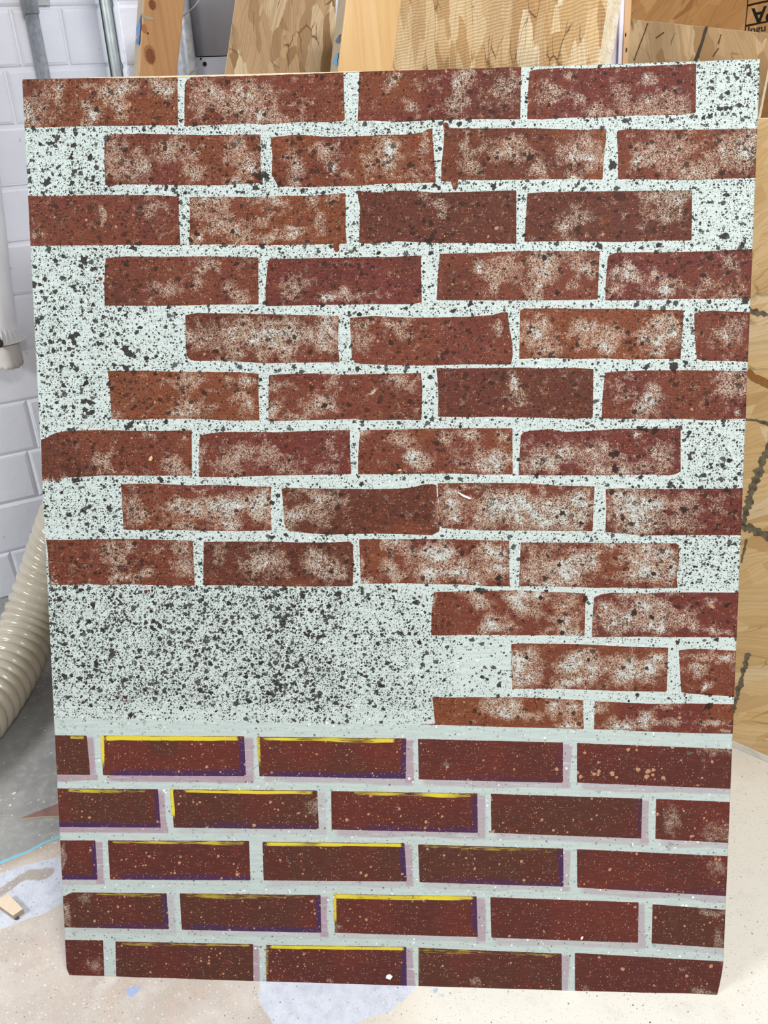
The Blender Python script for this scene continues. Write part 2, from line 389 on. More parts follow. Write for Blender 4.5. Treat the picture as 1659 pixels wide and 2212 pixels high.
M_osbA = osb('strand_board_worn', [(146, 116, 82), (164, 132, 98), (176, 146, 110), (140, 108, 74), (170, 140, 104), (206, 186, 152)], .0, .1, 1.0, .9)
M_osbB = osb('strand_board_ridged', [(222, 184, 132), (206, 164, 112), (240, 212, 166), (190, 146, 96), (232, 198, 148), (248, 228, 192)], .8, -.15, .72, .85, None, .5)
M_osbC = osb('strand_board_brown', [(176, 128, 76), (160, 112, 62), (188, 142, 92), (146, 98, 52)], 0, .6, .6, .7, None, .55)
M_osbD = osb('strand_board_pale_brown', [(190, 158, 116), (172, 138, 98), (200, 172, 132), (160, 126, 86)], 0, -.35, .7, .8, None, .52)
M_osbE = osb('strand_board_honey', T3, 0, .9, .55, .45)

# left worn sheet and right ridged sheet
slab('strand_board', [(514, -40), (726, -40), (722, 170), (484, 170)], P0(600, 160, .64), nrm(14, 8), .011, [M_osbA, M_edge],
     'brown weathered strand board sheet leaning left of the pale stud', 'board', toz=.0)
slab('strand_board', [(842, -40), (1320, -40), (1291, 150), (820, 150)], P0(1290, 140, .60), nrm(-50, 5), .027, [M_osbB, M_edge],
     'bright ridged strand board sheet with a thick cream edge, right of the pale stud', 'board', toz=.0)
M_stud = wood('pale_pine', (212, 174, 120), (196, 150, 94), (220, 186, 136), paint=[(.0, 0, .001, .001, (120, 90, 60), .0)])
M_studside = wood('weathered_pine_side', (176, 158, 132), (150, 132, 108), None, paint=[])
stud, SL = slab('pine_stud', [(752, -40), (873, -40), (848, 160), (729, 160)], P0(790, 158, .53), nrm(24, 8), .036, [M_stud, M_studside],
     'pale clean pine stud with a grey side, leaning between two strand board sheets', 'plank', toz=.0, bevel=.002)
M_plank = wood('orange_pine', (180, 134, 90), (156, 108, 68), (190, 146, 100))
plk, PL_ = slab('knotty_plank', [(313, -40), (404, -40), (382, 166), (300, 166)], P0(340, 165, .78), nrm(34, 6), .034, [M_plank, M_studside],
     'orange knotty pine plank leaning against the wall by the thin conduit', 'plank', toz=.0, bevel=.002)
# knots, nail hole and paint dabs as inlaid flecks of the plank
def fleck(parent, pts, z, mat, name, th=.0006):
    bm = bmesh.new(); add_prism(bm, [(x, y, z) for x, y in pts], (0, 0, th)); return bm_obj(name, bm, mat, parent)
def blob(cx, cy, rx, ry, n=22, jag=.12, rot=0, pw=1):
    out = []
    for k in range(n):
        a = 2 * math.pi * k / n; r = 1 + random.uniform(-jag, jag); x, y = rx * r * math.cos(a), ry * r * math.sin(a)
        out.append((cx + x * math.cos(rot) - y * math.sin(rot), cy + x * math.sin(rot) + y * math.cos(rot)))
    return out
def plank_px(L, p0, n, x, y): return L(on_plane(x, y, p0, n))[:2]
pn = (P0(340, 165, .78), nrm(34, 6))
M_knot = wood('knot_brown', (122, 72, 42), (98, 56, 32)); M_knot2 = wood('knot_halo', (160, 104, 62), (146, 92, 54))
for (x, y, rx, ry, m) in ((324, 118, .0088, .0135, M_knot2), (324.5, 121, .0066, .0105, M_knot), (329, 10, .0055, .0065, M_knot), (319, 72, .0013, .0013, plain('nail_hole', (30, 20, 14), .9)), (311, 62, .004, .006, M_knot2)):
    cxy = plank_px(PL_, *pn, x, y); fleck(plk, blob(*cxy, rx, ry, jag=.07), .0002 if m is M_knot2 else .0005, m, 'knot' if m in (M_knot, M_knot2) else 'nail_hole', .0003)
cxy = plank_px(PL_, *pn, 318, 38); fleck(plk, blob(*cxy, .009, .0022, jag=.3, rot=-.2), .0002, plain('grey_paint_dab', (160, 150, 128), .6), 'paint_dab', .0003)

# paint on the side faces of plank and stud
M_bluep = plain('blue_paint', (118, 140, 190), .6, .3, 0, .2, 60)
def side_patch(parent, L, p0, n, xa, ya, xb, yb, mat, name='paint_dab'):
    a_ = np.array(L(on_plane(xa, ya, p0, n))); c_ = np.array(L(on_plane(xb, yb, p0, n))); bm = bmesh.new(); m_ = 14; A, B = [], []
    for k in range(m_ + 1):
        p = a_ + (c_ - a_) * k / m_; e = math.sin(math.pi * k / m_); A.append(bm.verts.new((p[0] - .0007, p[1], -.002 - .004 * random.random()))); B.append(bm.verts.new((p[0] - .0007, p[1], -.006 - .022 * e * random.uniform(.6, 1))))
    for k in range(m_): bm.faces.new((A[k], A[k + 1], B[k + 1], B[k]))
    return bm_obj(name, bm, mat, parent)
side_patch(plk, PL_, *pn, 303.2, 90, 307.5, 28, M_bluep)
side_patch(plk, PL_, *pn, 302.6, 96, 304.0, 76, plain('deep_blue_paint', (78, 122, 168), .6))
sn = (P0(790, 158, .53), nrm(24, 8))
side_patch(stud, SL, *sn, 731.0, 142, 733.2, 112, plain('sky_blue_paint', (108, 158, 190), .6)); side_patch(stud, SL, *sn, 736.4, 92, 738.2, 72, plain('slate_paint', (92, 104, 122), .6))
# white panel with a tan edge strip
wp = empty('white_board'); tag(wp, 'white board with a tan wood edge strip standing right of the ridged sheet', 'panel')
a, _ = slab('face', [(1296, -40), (1343, -40), (1336, 150), (1290, 150)], (0, .86, 1.118), nrm(0, 3), .02, plain('lilac_white', (214, 212, 228), .5, .3, 0, .08, 30), toz=.0, parent=wp)
a, _ = slab('trim', [(1342, -40), (1352, -40), (1345, 150), (1334.5, 150)], (0, .852, 1.118), nrm(0, 3), .03, plain('white_trim', (232, 228, 240), .4), toz=.0, parent=wp)
edgep, EL = slab('edge_strip', [(1351.5, -40), (1367, -40), (1356, 150), (1344.5, 150)], (0, .85, 1.118), nrm(0, 3), .03, wood('tan_edge_wood', (218, 178, 134), (204, 160, 116)), toz=.0, parent=wp)
for (x, y, ry) in ((1353, 108, .0035), (1351.5, 75, .0028)):
    c_ = EL(on_plane(x, y, (0, .85, 1.118), nrm(0, 3)))[:2]; fleck(edgep, blob(*c_, .0012, ry), .0001, plain('staple_dark', (46, 36, 30), .6), 'nail_hole', .0004)

# sheets at the right
nC = nrm(-36.5, 0)
shC, CL_ = slab('strand_board', [(1330, -260), (1760, -260), (1760, 600), (1330, 600)], (1.15, 1.06, 1.1), nC, .011, [M_osbC, M_edge],
     'dark brown strand board sheet with a black upside-down stamp, rearmost at right', 'board', toz=.0)
shD, DL = slab('strand_board', [(1345, 40), (1674, 73.5), (1638, 256), (1345, 252)], (1.05, .82, 1.1), nrm(-36.5, 3), .011, [M_osbD, M_edge],
     'greyish brown strand board sheet with pencil-like black lines, in front of the stamped sheet', 'board', toz=.0)
shE, EL2 = slab('strand_board', [(1330, 262), (1760, 254), (1760, 1600), (1330, 1600)], (1.069, .468, 0), nrm(-36.5, 0), .011, [M_osbE, M_edge],
     'honey coloured strand board sheet with smudged charcoal arcs, right of the painted panel', 'board', toz=.014)
# white skirting strip the honey sheet stands on
e0, e1 = on_floor(1583, 1614), on_floor(1659, 1648); ed = (e1 - e0) / np.linalg.norm(e1 - e0); en = np.array([ed[1], -ed[0], 0])
bm = bmesh.new(); add_prism(bm, [e0 - ed * .35, e1 + ed * .25, e1 + ed * .25 - en * .03, e0 - ed * .35 - en * .03], (0, 0, .0138), .001)
tag(bm_obj('white_strip', bm, plain('white_strip_paint', (236, 232, 224), .5, .3, 0, .08, 60)), 'flat white wooden strip on the floor under the honey strand board sheet', 'strip')

# stamp and marker lines
M_ink = plain('stamp_ink', (34, 28, 22), .8, .1); 
def brushy(name, col):
    b = NB(name, .8, .1); b.color(lin(col)); return b.m
M_marker = plain('charcoal_smudge', (134, 124, 104), .85, .1, 0, .35, 90)
def stroke(parent, L, p0, n, pts, w, mat, name, z=.0003, jag=.25):
    P = [np.array(L(on_plane(x, y, p0, n))[:2]) for x, y in pts]; D = []
    for a_, c_ in zip(P, P[1:]):
        m = max(2, int(np.linalg.norm(c_ - a_) / .004))
        for k in range(m): D.append(a_ + (c_ - a_) * k / m)
    D.append(P[-1]); l, r = [], []
    for i, p in enumerate(D):
        t = D[min(i + 1, len(D) - 1)] - D[max(i - 1, 0)]; t = t / (np.linalg.norm(t) + 1e-9); nn = np.array([-t[1], t[0]])
        ww = (w[min(int(i / len(D) * len(w)), len(w) - 1)] if isinstance(w, (list, tuple)) else w)
        l.append(p + nn * ww * (1 + random.uniform(-jag, jag))); r.append(p - nn * ww * (1 + random.uniform(-jag, jag)))
    bm = bmesh.new(); vl = [bm.verts.new((*p, z)) for p in l]; vr = [bm.verts.new((*p, z)) for p in r]
    for i in range(len(D) - 1): bm.faces.new((vl[i], vl[i + 1], vr[i + 1], vr[i]))
    me_off = bmesh.ops.extrude_face_region(bm, geom=bm.faces[:]); bmesh.ops.translate(bm, verts=[v for v in me_off['geom'] if isinstance(v, bmesh.types.BMVert)], vec=(0, 0, .0003))
    return bm_obj(name, bm, mat, parent)
pE = (1.069, .468, 0); nE = nrm(-36.5, 0)
for pts, w in (([(1618, 668), (1640, 676), (1665, 680), (1690, 690)], .0036), ([(1608, 905), (1635, 908), (1670, 920)], [.0018, .003]),
               ([(1668, 945), (1652, 985), (1640, 1015), (1628, 1050), (1615, 1095), (1604, 1135)], [.003, .0045, .0055, .0045, .005, .0055]),
               ([(1600, 1136), (1622, 1142), (1645, 1152), (1675, 1158)], [.006, .008, .0075, .007]),
               ([(1618, 1410), (1608, 1445), (1600, 1475), (1590, 1512), (1582, 1540)], [.0035, .004, .0034]),
               ([(1614, 1165), (1606, 1195), (1601, 1215)], .0016)):
    stroke(shE, EL2, pE, nE, pts, w, M_marker, 'charcoal_line', jag=.7)
stroke(shE, EL2, pE, nE, [(1614, 800), (1628, 815), (1645, 822), (1675, 838)], [.0055, .006, .0055], wood('brown_strand', (168, 120, 68), (140, 94, 50)), 'strand', jag=.12)
pD = (1.05, .82, 1.1); nD = nrm(-36.5, 3)
stroke(shD, DL, pD, nD, [(1527, 57), (1521, 75), (1516, 95), (1508, 115), (1502, 135)], [.0022, .0022, .0026, .0034], plain('grey_black_line', (70, 62, 52), .85), 'marker_line', jag=.2)
for pts in (([(1558, 74), (1552, 95)]), ([(1552, 104), (1540, 122)]), ([(1417, 82), (1435, 70)]), ([(1400, 50), (1385, 90), (1370, 130)])):
    stroke(shD, DL, pD, nD, pts, .0009, plain('dark_sliver', (92, 66, 42), .85), 'dark_strand', jag=.4)
pC = (1.15, 1.06, 1.1)
stroke(shC, CL_, pC, nC, [(1614, 12), (1640, 6), (1668, 0)], .0016, M_ink, 'stamp_line', jag=.15)
stroke(shC, CL_, pC, nC, [(1611, 56), (1635, 51), (1668, 44)], .0015, M_ink, 'stamp_line', jag=.15)
stroke(shC, CL_, pC, nC, [(1616, -12), (1615, 10), (1612, 40), (1610, 66)], .0007, M_ink, 'stamp_line', jag=.4)
def stamp_text(txt, px, size, parent, L, p0, n, rot, mat, sx=1.0):
    cu = bpy.data.curves.new('stamp_text', 'FONT'); cu.body = txt; cu.size = size; cu.extrude = .0002; cu.offset = size * .018
    cu.align_x = 'LEFT'; cu.align_y = 'BOTTOM'
    tmp = bpy.data.objects.new('tmp', cu); COL.objects.link(tmp); bpy.context.view_layer.update()
    me = bpy.data.meshes.new_from_object(tmp.evaluated_get(bpy.context.evaluated_depsgraph_get())); bpy.data.objects.remove(tmp)
    me.materials.clear(); o = link('stamp_text', me, mat, parent); o.location = (*L(on_plane(*px, p0, n))[:2], .0003); o.rotation_euler = (0, 0, rot); o.scale = (sx, 1, 1); return o
M_stamp = plain('stamp_black', (28, 26, 22), .8, .1)
# the mark reads upside down: the whole word sits to the right, last letter first
base_r = math.radians(8)
stamp_text('APA', (1712, -8), .037, shC, CL_, pC, nC, math.pi + base_r, M_stamp, 1.0)
stamp_text('Ingu', (1614, 78), .0165, shC, CL_, pC, nC, base_r, plain('stamp_brown', (52, 38, 26), .85), 1.2)

# ------------------------------------------------------------------ flexible hose
def catmull(P, n):
    P = [np.array(p, float) for p in P]; P = [2 * P[0] - P[1]] + P + [2 * P[-1] - P[-2]]; out = []
    for i in range(1, len(P) - 2):
        for k in range(n):
            t = k / n; a, b_, c_, d_ = P[i - 1:i + 3]
            out.append(.5 * ((2 * b_) + (-a + c_) * t + (2 * a - 5 * b_ + 4 * c_ - d_) * t * t + (-a + 3 * b_ - 3 * c_ + d_) * t ** 3))
    out.append(P[-2]); return np.array(out)
HP = [on_floor(-420, 1860, .0605), on_floor(-200, 1690, .0605), on_floor(-70, 1570, .0605), on_floor(12, 1458, .068), on_floor(62, 1356, .10), on_floor(98, 1262, .165), on_floor(128, 1174, .245), on_floor(160, 1094, .33), on_floor(205, 1020, .41), on_floor(262, 960, .47)]
path = catmull(HP, 60)
sl = np.concatenate([[0], np.cumsum(np.linalg.norm(np.diff(path, axis=0), axis=1))]); N = int(sl[-1] / .0015)
ss = np.linspace(0, sl[-1], N); path = np.stack([np.interp(ss, sl, path[:, k]) for k in range(3)], 1)
PITCH = .0225
bm = bmesh.new(); seg = 64; rings = []; u = None
for i in range(N):
    t = Vector(path[min(i + 1, N - 1)] - path[max(i - 1, 0)]).normalized(); u = (t.orthogonal() if u is None else u); u = (u - t * u.dot(t)).normalized(); w = t.cross(u)
    rr = []
    for k in range(seg):
        a = 2 * math.pi * k / seg; ph = (ss[i] / PITCH + k / seg) % 1.0
        r = .0540 + .0062 * (abs(math.sin(math.pi * ph)) ** .62)
        rr.append(bm.verts.new(Vector(path[i]) + (u * math.cos(a) + w * math.sin(a)) * r))
    rings.append(rr)
for A, B in zip(rings, rings[1:]):
    for k in range(seg): bm.faces.new((A[k], A[(k + 1) % seg], B[(k + 1) % seg], B[k]))
b = NB('hose_plastic', .22, .5); v = b.obj(); b.color(b.mix(b.step(b.noise(v, 14, 3), .3, .8), lin((196, 187, 168)), lin((180, 171, 153))))
b.b.inputs['Coat Weight'].default_value = .35; b.b.inputs['Coat Roughness'].default_value = .12
tag(bm_obj('ribbed_hose', bm, b.m, None, True), 'thick beige ribbed plastic hose rising from the floor behind the painted panel', 'hose')

# ------------------------------------------------------------------ white cloth bag on the wall
def bag():
    pB = WB + WN * .11; sil = [(-6, 120), (-4, 200), (0, 280), (2, 350), (10, 420), (17, 480), (23, 540), (28, 590), (34, 640), (40, 685), (43, 710)]
    R_ = [on_plane(x, y, pB, WN) for x, y in sil]
    n = 90; root = empty('cloth_bag', tuple(on_plane(-70, 700, pB, WN))); tag(root, 'white cloth filter bag with gathered bottom hanging on the block wall at the left edge', 'bag')
    o = np.array(root.location)
    zs = np.array([r[2] for r in R_]); sr = np.array([(r - WB) @ WD for r in R_])
    cs = float((on_plane(-75, 400, pB, WN) - WB) @ WD)
    bm = bmesh.new(); rings = []
    ztop, zb = zs[0] + .5, zs[-1]
    tie_s = float((on_plane(-1, 745, pB, WN) - WB) @ WD); tie_z = float(on_plane(-1, 745, pB, WN)[2])
    for i in range(n + 1):
        z = ztop + (zb - ztop) * i / n; s_r = float(np.interp(-z, -zs, sr)); hw = s_r - cs
        ring = []
        for k in range(96):
            a = 2 * math.pi * k / 96; x = cs + hw * math.cos(a); dpt = .055 * math.sin(a)
            ring.append(bm.verts.new(tuple(WB + WD * x + WN * (.06 - dpt + .002 * math.sin(z * 40 + a * 3)) + np.array([0, 0, z]) - o)))
        rings.append(ring)
    # gathered part: the cloth pulls in from the right edge towards the tie in fanned pleats
    for j in range(1, 13):
        f = j / 12; ring = []
        for k in range(96):
            a = 2 * math.pi * k / 96; hw = (sr[-1] - cs)
            x0 = cs + hw * math.cos(a) + .012 * f * (math.cos(a) > 0) * math.cos(a); z0 = zb + (tie_z - .004 - zb) * f
            pl = .0045 * math.sin(a * 26 + 2 * f) * math.sin(math.pi * min(1, f * .9 + .1)) * (1 if math.sin(a) < .3 else .3)
            ring.append(bm.verts.new(tuple(WB + WD * x0 + WN * (.06 - .055 * math.sin(a) * (1 - .12 * f) + pl) + np.array([0, 0, z0 + pl * .6]) - o)))
        rings.append(ring)
    for A, B in zip(rings, rings[1:]):
        for k in range(96): bm.faces.new((A[k], A[(k + 1) % 96], B[(k + 1) % 96], B[k]))
    b = NB('white_cloth', .7, .2); v = b.obj(); b.color(b.mix(b.step(b.noise(v, 9, 3), .3, .8), lin((243, 244, 248)), lin((230, 231, 238)))); b.bump(b.noise(b.map(v, scale=(1, 1, .35)), 40, 3), .3, .004)
    bm_obj('bag_body', bm, b.m, root, True)
    # cuff below the tie
    cb = on_plane(53, 772, pB, WN); sR = float((cb - WB) @ WD); zt = tie_z - .006; zl = float(on_plane(40, 795, pB, WN)[2])
    bm = bmesh.new(); rings = []
    for i in range(9):
        f = i / 8; z = zt + (zl - zt) * f; ring = []
        for k in range(96):
            a = 2 * math.pi * k / 96; fr = .0025 * math.sin(k * 5.3 + i) * (f > .8)
            ring.append(bm.verts.new(tuple(WB + WD * (cs + (sR - cs) * math.cos(a) * (.985 + .015 * math.sin(math.pi * f))) + WN * (.06 - .05 * math.sin(a)) + np.array([0, 0, z + fr]) - o)))
        rings.append(ring)
    for A, B in zip(rings, rings[1:]):
        for k in range(96): bm.faces.new((A[k], A[(k + 1) % 96], B[(k + 1) % 96], B[k]))
    bm.faces.new(rings[0]); bm.faces.new(rings[-1][::-1])
    bm_obj('cuff', bm, plain('cuff_cloth', (218, 212, 206), .8, .1, 0, .08, 40, .3, 120), root, True)
    t0 = on_plane(-3, 742, WB + WN * .118, WN) - o
    bm = bmesh.new(); bmesh.ops.create_uvsphere(bm, u_segments=20, v_segments=12, radius=.009); bmesh.ops.translate(bm, verts=bm.verts, vec=tuple(t0))
    bm_obj('tie_knob', bm, plain('dark_tie', (70, 66, 64), .6), root, True)
bag()

# ------------------------------------------------------------------ floor scraps
def world_prism(name, pts, h, mats, bevel=.0004, parent=None):
    bm = bmesh.new(); add_prism(bm, pts, (0, 0, h), bevel)
    if isinstance(mats, list):
        bmesh.ops.recalc_face_normals(bm, faces=bm.faces)
        for f in bm.faces: f.material_index = 0 if f.normal.z > .5 else 1
    return bm_obj(name, bm, mats, parent)
hb = .0105
top = [on_floor(x, y, hb) for x, y in ((-16, 1950), (19, 1929), (52, 1962), (27, 1977), (8, 1968)) ]
top = [on_floor(-14, 1948, hb), on_floor(18, 1930, hb), on_floor(50, 1963, hb), on_floor(28, 1978, hb)]
pts = [(p[0], p[1], 0.0) for p in top]
tag(world_prism('wood_offcut', pts, hb, [wood('offcut_pine', (236, 216, 192), (222, 198, 172)), wood('offcut_side', (176, 158, 136), (160, 142, 120))], .0006),
    'small pale wooden block lying on the painted floor at lower left', 'offcut')
pts = [on_floor(x, y) for x, y in ((31, 1987), (35, 1983), (41, 1981), (42, 1985), (36, 1988))]
tag(world_prism('crumb', [(p[0], p[1], 0) for p in pts], .003, plain('dark_crumb', (84, 78, 76), .8)), 'tiny dark crumb lying in front of the small wooden block', 'debris')
wedge = [on_floor(42, 1768, .003), on_floor(122, 1737, .003), on_floor(240, 1690, .003), on_floor(240, 1768, .003), on_floor(124, 1762, .003), on_floor(95, 1763, .003)]
tag(world_prism('plywood_wedge', [(p[0], p[1], 0) for p in wedge], .003, [plain('red_brown_paint', (150, 112, 104), .6, .3, 0, .12, 60), plain('ply_edge_cream', (206, 192, 160), .7)], 0),
    'thin pointed plywood piece with a red-brown top poking out beside the painted panel', 'offcut')
for i, (x, y, r, lab) in enumerate(((22, 1740, .0019, 'tiny white paint chip on the grey floor, left of the red-brown wedge'), (31, 1714, .0022, 'white flake on the grey floor above the red-brown wedge tip'))):
    p = on_floor(x, y); bm = bmesh.new(); add_prism(bm, [(a_, c_, 0) for a_, c_ in blob(p[0], p[1], r * 1.5, r, 9, .3, .6)], (0, 0, .0009))
    tag(bm_obj('paint_flake', bm, plain('white_flake', (240, 238, 232), .6)), lab, 'paint flake')

# ------------------------------------------------------------------ the painted panel
PW, PH, LEAN = .914, 1.2142, math.radians(23)
PN = np.array([0, -math.cos(LEAN), math.sin(LEAN)]); PU = np.array([0, math.sin(LEAN), math.cos(LEAN)])
CR = {'A': (40, 120, 2.989), 'B': (575, 120, 2.989), 'C': (1104, 120, 2.989), 'D': (40, 520, 2.989), 'E': (575, 520, 2.989), 'F': (1104, 520, 2.989),
      'G': (40, 900, 2.989), 'H': (575, 900, 2.989), 'I': (1104, 900, 2.989), 'J': (575, 1240, 2.989), 'L': (1104, 1240, 2.989),
      'M': (100, 1560, 1.7153), 'N': (630, 1560, 1.7153), 'O': (1050, 1570, 1.7153), 'P': (100, 1840, 1.7153), 'Q': (630, 1840, 1.7153), 'R': (1050, 1860, 1.7153)}
def pan(k, x, y):
    x0, y0, s_ = CR[k]; p = on_plane(x0 + x / s_, y0 + y / s_, (0, 0, 0), PN); u_ = p[0]; v_ = p @ PU
    return u_, v_ + .002 * (1 - (2 * u_ / PW - 1) ** 2)
def parse(sx):
    out = []; k = None
    for w_ in sx.split():
        if w_ in CR: k = w_
        else: x, y = w_.split(','); out.append(pan(k, float(x), float(y)))
    return out
BR = '''
A -10,120 620,120 1025,110 1031,452 860,450 700,456 560,454 420,456 22,468 -10,470|o
A 1073,185 1085,160 1110,142 B 300,60 497,60 508,415 500,420 420,431 230,430 100,438 -10,445 A 1480,440 1300,446 1070,456 1071,300|r
B 603,60 1450,40 1649,40 1648,75 1640,412 1400,410 1180,415 1050,418 860,430 760,424 700,420 590,422 596,300|m
C 118,105 130,98 150,92 300,80 450,84 600,78 900,66 1196,52 1192,370 1150,378 1100,384 960,384 700,392 560,402 400,400 200,412 103,410 108,250|m
A 590,508 800,504 1000,508 1200,515 1400,510 1563,510 1562,640 1568,822 1300,838 1000,836 900,834 640,832 600,845 562,838 553,700 556,560|r
B 28,528 120,518 200,510 400,525 560,520 660,518 780,510 900,510 1000,498 1040,478 1072,468 1076,560 1085,650 1095,820 980,822 830,825 700,832 600,843 420,845 250,850 140,845 80,850 35,768 40,650|o
B 1140,440 1160,430 1176,438 1180,468 1400,470 1659,468 C 250,472 450,480 615,472 612,560 600,660 590,800 300,798 0,803 B 1400,806 1240,800 1236,860 1208,866 1190,812 1130,812 1132,700 1145,580 1150,500|o
C 682,492 700,482 750,474 950,478 1200,478 1620,470 1620,790 1380,795 1150,806 900,800 690,798 690,650|r
A 20,903 150,908 300,905 500,899 700,900 900,902 1035,910 1036,1060 1047,1225 900,1225 700,1222 400,1226 20,1232|r
A 1105,915 1300,910 1500,915 B 0,912 110,905 300,905 510,888 516,1000 512,1100 520,1216 470,1215 470,1240 445,1256 430,1240 430,1218 A 1560,1225 1300,1220 1102,1222 1106,1100|o
B 585,870 640,880 740,884 830,872 900,870 1100,885 1300,880 1500,872 1615,870 1615,1000 1615,1215 1350,1210 1100,1210 960,1205 850,1198 680,1215 600,1210 602,1100 606,980 590,900|d
C 105,890 200,882 300,880 450,878 700,875 900,872 1170,870 1168,1000 1165,1195 900,1196 700,1205 400,1198 85,1202 95,1050|d
D 562,112 700,100 900,104 1200,100 1400,104 1548,108 1549,300 1550,412 1300,412 1000,420 760,420 557,420 552,300|r
E 12,130 35,114 150,116 300,112 500,110 600,106 800,104 1000,95 1002,250 1005,400 970,404 940,411 700,410 500,413 200,418 -5,424 -5,300|m
E 1120,85 1250,80 1400,78 1659,65 F 300,66 572,65 566,200 560,380 300,384 0,385 E 1400,385 1100,384 1106,250|r
F 625,108 632,95 680,76 850,74 1000,75 1250,68 1600,50 1600,372 1300,376 1100,376 700,386 608,386 612,250|m
D 1077,480 1150,466 1400,470 1659,475 E 200,478 470,485 466,600 466,700 475,785 200,788 -20,792 D 1500,785 1300,775 1150,777 1110,770 1085,740 1078,600|r
E 540,497 700,485 900,497 1100,496 1300,490 1420,484 1460,480 1520,462 1550,460 1562,466 1566,540 1590,660 1592,740 1582,800 1300,798 1100,805 900,806 700,800 620,796 575,788 553,760 545,620|r
E 1638,450 1659,440 F 65,438 300,436 500,440 700,438 900,445 1115,450 1105,600 1095,765 900,765 760,768 600,760 400,765 300,757 150,758 50,765 E 1634,765|o
F 1183,468 1240,456 1300,450 1600,466 1600,786 1400,776 1280,778 1200,765 1192,700 1184,600|r
D 573,840 800,838 1000,845 1300,848 1450,850 1550,858 1550,1000 1557,1160 1400,1162 1300,1158 1100,1150 900,1150 760,1158 600,1152 592,1000 585,900|o
E 18,866 150,860 300,856 500,864 750,860 1000,853 1008,940 1003,1160 860,1156 650,1160 560,1152 300,1158 14,1166 14,1000|r
E 1098,820 1180,826 1300,823 1659,818 F 200,825 400,820 532,828 530,980 527,1140 400,1152 200,1143 0,1140 E 1500,1136 1300,1140 1108,1136 1112,1020 1108,920|d
F 607,852 700,842 850,838 1100,836 1300,838 1600,842 1600,1146 1250,1160 1100,1150 900,1152 585,1148 590,1000|m
G 145,150 172,140 200,124 240,105 290,95 400,90 500,86 700,90 900,92 1118,88 1120,240 1120,382 900,382 550,380 420,388 300,395 260,415 150,418|r
G 1168,125 1210,112 1300,100 1500,98 1659,100 H 30,103 200,95 400,88 540,85 542,240 550,372 300,376 0,382 G 1400,390 1166,390 1165,260|m
H 606,95 650,86 850,82 1000,78 1300,74 1590,75 1592,372 1400,375 1200,368 900,372 592,373 594,240|r
I 62,122 80,100 130,90 250,80 340,98 500,92 700,78 900,78 1095,75 1095,230 1096,355 1060,372 1020,380 900,374 600,378 300,380 48,378 54,250|m
G 662,436 800,432 900,432 1100,444 1300,440 1500,450 1632,452 1628,600 1635,735 1400,740 1100,735 900,730 700,732 678,728 668,560|r
H 100,465 130,458 300,464 450,466 700,468 850,466 950,455 1010,440 1070,434 1098,444 1104,520 1112,570 1130,650 1118,740 1072,765 950,762 700,755 500,760 400,762 300,755 200,745 130,735 116,690 110,580|d
H 1106,430 1400,428 1659,430 I 150,432 300,445 540,450 532,600 527,740 300,738 0,736 H 1400,735 1131,720 1130,640 1114,560|r
I 610,468 700,462 1000,468 1250,466 1560,461 1560,766 1200,764 1000,765 850,768 700,755 608,745 614,600|m
G 178,795 300,796 500,790 700,788 900,795 1125,800 1130,900 1138,1092 900,1090 700,1082 550,1090 450,1078 400,1086 200,1086 194,980 190,880|r
G 1195,808 1400,806 1659,808 H 200,812 420,812 540,806 560,825 566,960 558,1095 300,1098 0,1095 G 1400,1090 1192,1090|d
H 600,790 850,792 1100,790 1300,795 1570,800 1568,950 1574,1095 1450,1096 1300,1085 1100,1082 900,1076 610,1080 606,950|r
I 62,812 300,812 600,815 850,818 1060,818 1080,826 1086,870 1082,980 1070,1012 1075,1106 850,1110 700,1104 550,1106 400,1100 50,1094|r
J 1082,115 1300,110 1659,105 L 150,112 350,118 482,125 478,280 475,402 300,396 0,395 J 1500,393 1300,393 1150,397 1065,396 1068,250|r
L 535,152 580,132 650,120 850,124 1000,118 1540,120 1540,409 1200,408 1000,408 850,404 700,406 520,408 526,280|m
J 1582,452 1659,446 L 100,448 350,450 550,458 700,466 850,472 1015,475 1010,620 1005,760 850,758 700,756 500,748 300,740 0,742 J 1590,742 1580,600|r
L 1083,492 1150,484 1250,484 1400,492 1540,502 1540,800 1330,784 1250,780 1150,772 1100,764 1090,640|r
J 1072,792 1200,798 1350,794 1659,795 L 150,800 300,805 468,815 466,900 470,1002 200,994 J 1400,984 1150,975 980,973 1090,966 1082,880|o
L 540,822 700,828 900,838 1150,836 1540,842 1540,1034 1200,1028 900,1018 700,1008 535,1002|m
'''
